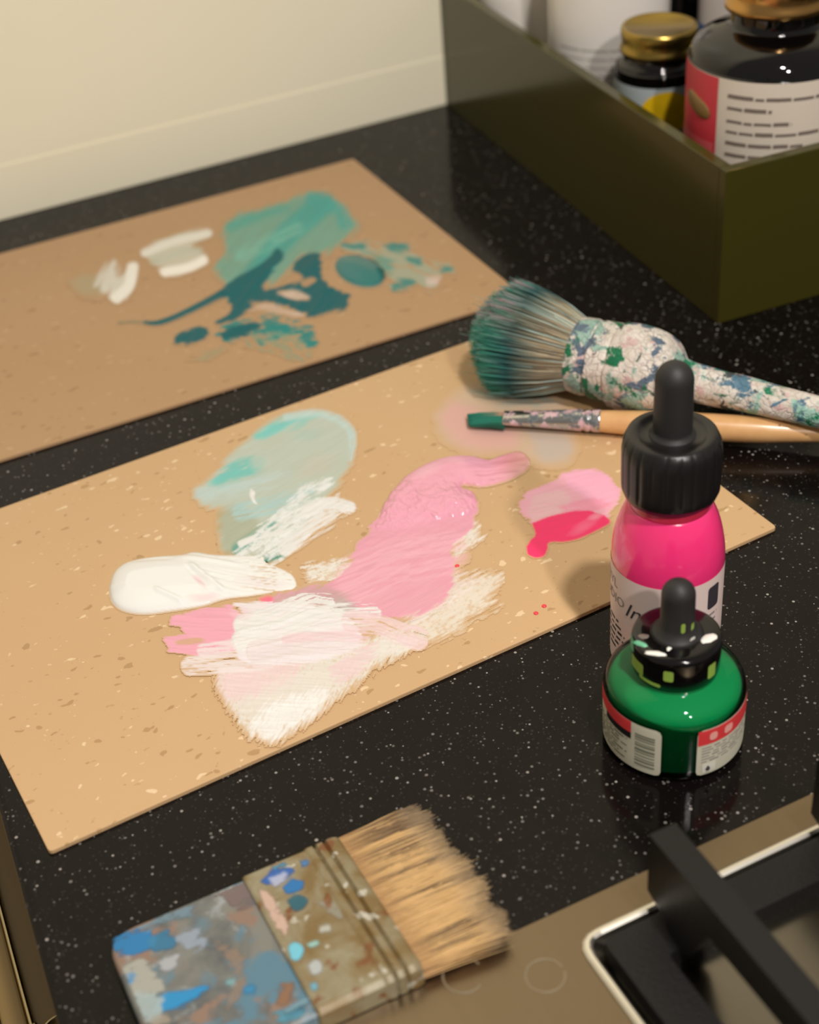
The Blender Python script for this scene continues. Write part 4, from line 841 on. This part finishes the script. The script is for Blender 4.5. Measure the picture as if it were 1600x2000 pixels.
# ------------------------------------------------------------------ paint on the far panel
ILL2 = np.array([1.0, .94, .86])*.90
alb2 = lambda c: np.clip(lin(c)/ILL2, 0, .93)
cq = lambda L: [(100+x/1.882, 340+y/1.882) for x, y in L]
p = Paint(225, 372, 720, 705, BT, 2.5, 8, alb2)
p.fill(cq([(640, 190), (700, 150), (800, 120), (900, 90), (970, 78), (1050, 110), (1090, 160), (1140, 180), (1110, 220), (1050, 260), (1000, 290), (930, 300), (880, 350), (800, 400), (720, 400), (640, 400), (610, 340), (650, 300), (640, 240)]), (106, 152, 130), .9, 8, 12, -50, 60, 8)
p.stroke(cq([(1000, 110), (860, 230), (760, 360), (690, 440)]), 46, (66, 148, 134), .85, 8, .2, .25, k=1); p.stroke(cq([(960, 90), (1060, 130), (1080, 180)]), 26, (72, 152, 138), .8, 7, .2, .3, k=2); p.stroke(cq([(660, 190), (740, 160), (860, 130)]), 22, (70, 150, 132), .7, 6, .3, .4, k=3); p.stroke(cq([(700, 300), (820, 240), (900, 200)]), 26, (120, 172, 148), .7, 8, .3, .45, k=4)
DT = (4, 88, 90)
p.fill(cq([(610, 445), (670, 395), (740, 350), (800, 310), (830, 280), (850, 300), (820, 350), (780, 420), (820, 415), (900, 405), (930, 380), (890, 350), (920, 300), (985, 300), (995, 380), (1040, 425), (1092, 440), (1085, 490), (1030, 508), (960, 522), (880, 495), (800, 470), (740, 490), (690, 530), (640, 552), (604, 545), (655, 510), (650, 465)]), DT, .97, 3, 8, -30, 40, 6, 0, .3, .25)
p.cut(100+890/1.882, 340+448/1.882, 30, 9, 12); p.cut(100+820/1.882, 340+498/1.882, 52, 9, 14, .9); p.cut(100+945/1.882, 340+398/1.882, 16, 8, -20, .9)
p.fill(cq([(835, 440), (890, 430), (950, 455), (900, 465)]), (196, 172, 150), .8, 5, 5); p.fill(cq([(730, 500), (800, 480), (920, 515), (900, 525), (800, 505)]), (198, 172, 150), .7, 5, 5, k=2)
p.stroke(cq([(630, 440), (560, 478), (460, 525), (390, 548), (345, 548)]), 16, DT, .98, 2, 0, 0, .6, .1, 3, 5, .55); p.stroke(cq([(350, 548), (300, 544), (250, 548)]), 4, (70, 110, 96), .6, 2, k=6)
p.fill(cq([(452, 622), (470, 590), (540, 563), (576, 575), (560, 602), (490, 630)]), DT, .97, 3, 7, -20, 24, 6, .28, .2, .15, k=7)
p.fill(cq([(608, 592), (640, 562), (740, 530), (800, 515), (880, 530), (960, 562), (972, 630), (930, 628), (900, 600), (800, 612), (775, 640), (735, 596), (660, 616)]), (30, 122, 114), .97, 3, 12, -10, 26, 7, .44, .2, .2, k=8); p.fill(cq([(620, 590), (660, 565), (740, 545), (770, 560), (700, 600), (640, 612)]), DT, .97, 3, 6, h=.2, k=9)
p.fill(cq([(740, 600), (900, 590), (960, 650), (900, 690), (800, 650), (720, 640)]), (120, 140, 112), .6, 4, 16, 30, 14, 6, .52, k=10); p.fill(cq([(500, 690), (560, 660), (640, 640), (560, 690)]), (140, 140, 106), .5, 5, 12, 0, 14, 6, .52, k=11)
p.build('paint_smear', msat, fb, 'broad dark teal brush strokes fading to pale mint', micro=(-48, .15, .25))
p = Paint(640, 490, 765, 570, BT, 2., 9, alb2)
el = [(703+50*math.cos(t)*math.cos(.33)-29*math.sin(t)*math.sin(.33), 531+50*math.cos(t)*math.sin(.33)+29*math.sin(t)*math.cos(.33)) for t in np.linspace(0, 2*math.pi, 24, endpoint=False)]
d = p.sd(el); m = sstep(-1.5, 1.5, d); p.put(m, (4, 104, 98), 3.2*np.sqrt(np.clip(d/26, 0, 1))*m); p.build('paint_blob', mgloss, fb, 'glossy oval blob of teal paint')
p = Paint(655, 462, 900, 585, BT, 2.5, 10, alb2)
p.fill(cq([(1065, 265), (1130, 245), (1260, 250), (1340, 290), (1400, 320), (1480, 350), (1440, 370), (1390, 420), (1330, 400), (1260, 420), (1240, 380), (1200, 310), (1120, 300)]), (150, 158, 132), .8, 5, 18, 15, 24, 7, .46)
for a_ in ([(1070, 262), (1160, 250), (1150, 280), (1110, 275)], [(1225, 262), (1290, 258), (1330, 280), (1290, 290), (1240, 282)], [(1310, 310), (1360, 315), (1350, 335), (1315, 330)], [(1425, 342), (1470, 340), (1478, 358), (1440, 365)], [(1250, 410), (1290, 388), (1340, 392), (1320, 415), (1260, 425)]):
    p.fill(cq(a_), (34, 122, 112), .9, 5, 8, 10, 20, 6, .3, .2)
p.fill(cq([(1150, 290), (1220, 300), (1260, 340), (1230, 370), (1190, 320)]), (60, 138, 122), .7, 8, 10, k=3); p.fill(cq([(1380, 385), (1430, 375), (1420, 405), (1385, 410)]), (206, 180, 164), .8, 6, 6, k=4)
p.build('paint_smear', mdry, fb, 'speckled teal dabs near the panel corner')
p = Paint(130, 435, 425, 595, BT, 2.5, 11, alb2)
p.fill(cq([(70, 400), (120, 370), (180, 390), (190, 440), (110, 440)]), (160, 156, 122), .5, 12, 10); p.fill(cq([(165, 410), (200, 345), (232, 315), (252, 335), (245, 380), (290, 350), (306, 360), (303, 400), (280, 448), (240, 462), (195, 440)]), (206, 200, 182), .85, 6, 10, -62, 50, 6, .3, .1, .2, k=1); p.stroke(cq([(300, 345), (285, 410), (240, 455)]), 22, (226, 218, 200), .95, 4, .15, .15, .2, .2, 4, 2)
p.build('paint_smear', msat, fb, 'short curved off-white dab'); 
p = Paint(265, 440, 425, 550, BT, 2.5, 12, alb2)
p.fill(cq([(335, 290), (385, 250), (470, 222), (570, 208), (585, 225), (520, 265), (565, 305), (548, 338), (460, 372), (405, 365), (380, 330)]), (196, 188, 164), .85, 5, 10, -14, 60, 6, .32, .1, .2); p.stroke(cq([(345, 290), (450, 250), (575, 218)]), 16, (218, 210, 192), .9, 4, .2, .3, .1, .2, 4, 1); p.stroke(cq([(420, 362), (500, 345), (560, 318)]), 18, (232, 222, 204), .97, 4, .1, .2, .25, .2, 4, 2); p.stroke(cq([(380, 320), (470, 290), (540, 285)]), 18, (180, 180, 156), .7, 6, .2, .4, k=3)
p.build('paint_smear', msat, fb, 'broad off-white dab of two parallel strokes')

# ------------------------------------------------------------------ blue smears on the wide brush
def on_wide(name, label, polys, m, box, zl, seed):
    p = Paint(*box, .0090, 3., seed)
    for poly, col, kw in polys: p.fill(poly, col, **kw)
    p.bleed(); V = GA(p.X, p.Y, .0090); ny, nx = p.X.shape; idx = np.arange(ny*nx).reshape(ny, nx)
    loc = np.stack([V[..., 0]-x0, (V[..., 1]-yF)/math.cos(tilt), np.full(p.X.shape, zl)+p.h/1000], -1)
    lim = (loc[..., 0] > .001) & (loc[..., 0] < .0575) & (loc[..., 1] < -.0012) & (loc[..., 1] > -WD+.0012)
    q = np.stack([idx[:-1, :-1], idx[1:, :-1], idx[1:, 1:], idx[:-1, 1:]], -1).reshape(-1, 4); ok = (p.a > .04).ravel(); q = q[ok[q].any(1) & lim.ravel()[q].all(1)]
    use, inv = np.unique(q, return_inverse=True); c = np.concatenate([p.rgb, p.a[..., None]], -1).reshape(-1, 4)[use]
    o = link(name, npmesh(name, loc.reshape(-1, 3)[use], inv.reshape(q.shape), c), m, wbz, True); o['label'] = label
w6 = lambda L: [(180+x/1.818, 1500+y/1.818) for x, y in L]
BLU = (60, 138, 186); kk = dict(alpha=.9, edge=5, rag=16, ang=-25, ln=30, wd=8, dry=.30)
on_wide('paint_smear', 'blue and pale grey paint smeared on the handle', [
    (w6([(60, 600), (130, 555), (200, 560), (210, 610), (150, 640), (80, 630)]), (58, 130, 178), kk), (w6([(200, 590), (270, 560), (280, 620), (220, 640)]), (70, 130, 160), dict(kk, alpha=.8)),
    (w6([(80, 700), (180, 660), (260, 780), (200, 800), (120, 800), (90, 740)]), (176, 172, 156), kk), (w6([(85, 730), (140, 720), (130, 760), (95, 775)]), BLU, kk), (w6([(215, 860), (250, 800), (330, 785), (415, 770), (360, 820), (290, 860)]), (60, 148, 196), dict(kk, edge=3, rag=6, dry=0)),
    (w6([(160, 790), (230, 800), (240, 880), (170, 909), (140, 860)]), (168, 178, 172), kk), (w6([(230, 680), (300, 640), (290, 700), (250, 710)]), (180, 178, 176), kk), (w6([(300, 580), (360, 560), (400, 620), (350, 640)]), (170, 178, 186), dict(kk, alpha=.7, dry=.4)), (w6([(130, 520), (260, 470), (330, 450), (340, 500), (240, 540), (180, 550)]), (128, 150, 158), dict(kk, alpha=.8, dry=.35)),
    (w6([(420, 420), (500, 395), (560, 385), (590, 450), (500, 480), (470, 440)]), (136, 116, 108), dict(kk, alpha=.8)), (w6([(440, 620), (510, 640), (550, 720), (510, 840), (470, 909), (490, 800), (500, 700)]), (166, 142, 120), dict(kk, alpha=.6)), (w6([(540, 780), (575, 770), (580, 800), (545, 808)]), (70, 140, 176), dict(kk, rag=3)), (w6([(475, 750), (510, 745), (505, 770), (480, 770)]), (130, 168, 168), dict(kk, rag=3)), (w6([(660, 800), (690, 770), (715, 790), (690, 840), (670, 840)]), (150, 112, 84), kk), (w6([(660, 880), (730, 850), (760, 880), (740, 909), (670, 909)]), (96, 150, 164), kk), (w6([(240, 890), (270, 870), (275, 909), (200, 909)]), (160, 148, 130), kk)], msat, (190, 1690, 640, 2040), TH+.00008, 21)
kk = dict(alpha=.97, edge=3, rag=6, ang=-25, ln=24, wd=9)
on_wide('paint_smear', 'blue, pink and turquoise spots on the ferrule', [
    (w6([(600, 395), (640, 350), (710, 345), (715, 370), (650, 400), (620, 405)]), (66, 104, 166), kk), (w6([(630, 385), (680, 360), (700, 375), (650, 410)]), (190, 190, 204), dict(kk, alpha=.8)), (w6([(680, 420), (710, 390), (750, 400), (740, 430), (700, 440)]), (58, 120, 172), kk), (w6([(740, 320), (770, 315), (765, 335), (745, 340)]), (84, 128, 168), kk), (w6([(640, 340), (680, 320), (690, 335), (650, 350)]), (90, 140, 160), kk),
    (w6([(590, 420), (625, 440), (690, 540), (690, 600), (650, 560), (610, 470)]), (206, 172, 150), dict(kk, dry=.3)), (w6([(690, 470), (740, 450), (770, 480), (730, 510)]), (62, 110, 120), dict(kk, alpha=.8)), (w6([(700, 640), (725, 625), (755, 650), (740, 690), (715, 690), (705, 665)]), (124, 196, 208), dict(kk, rag=2)), (w6([(765, 635), (800, 622), (810, 635), (780, 648)]), (160, 196, 180), dict(kk, rag=2)), (w6([(770, 715), (795, 695), (820, 710), (820, 740), (790, 750)]), (184, 184, 176), dict(kk, rag=2)), (w6([(780, 785), (800, 780), (805, 805), (785, 808)]), (120, 168, 180), dict(kk, rag=2)), (w6([(805, 570), (845, 565), (850, 590), (815, 592)]), (186, 180, 160), kk), (w6([(800, 480), (900, 470), (920, 520), (880, 540)]), (168, 160, 138), dict(kk, alpha=.7, dry=.35)), (w6([(830, 450), (855, 445), (850, 500), (830, 495)]), (140, 92, 56), dict(kk, alpha=.8)), (w6([(1000, 715), (1040, 700), (1055, 720), (1020, 735)]), (190, 140, 70), kk), (w6([(690, 880), (760, 840), (770, 860), (700, 890)]), (120, 150, 160), kk)], msat, (470, 1610, 800, 2020), TH+.0013, 22)
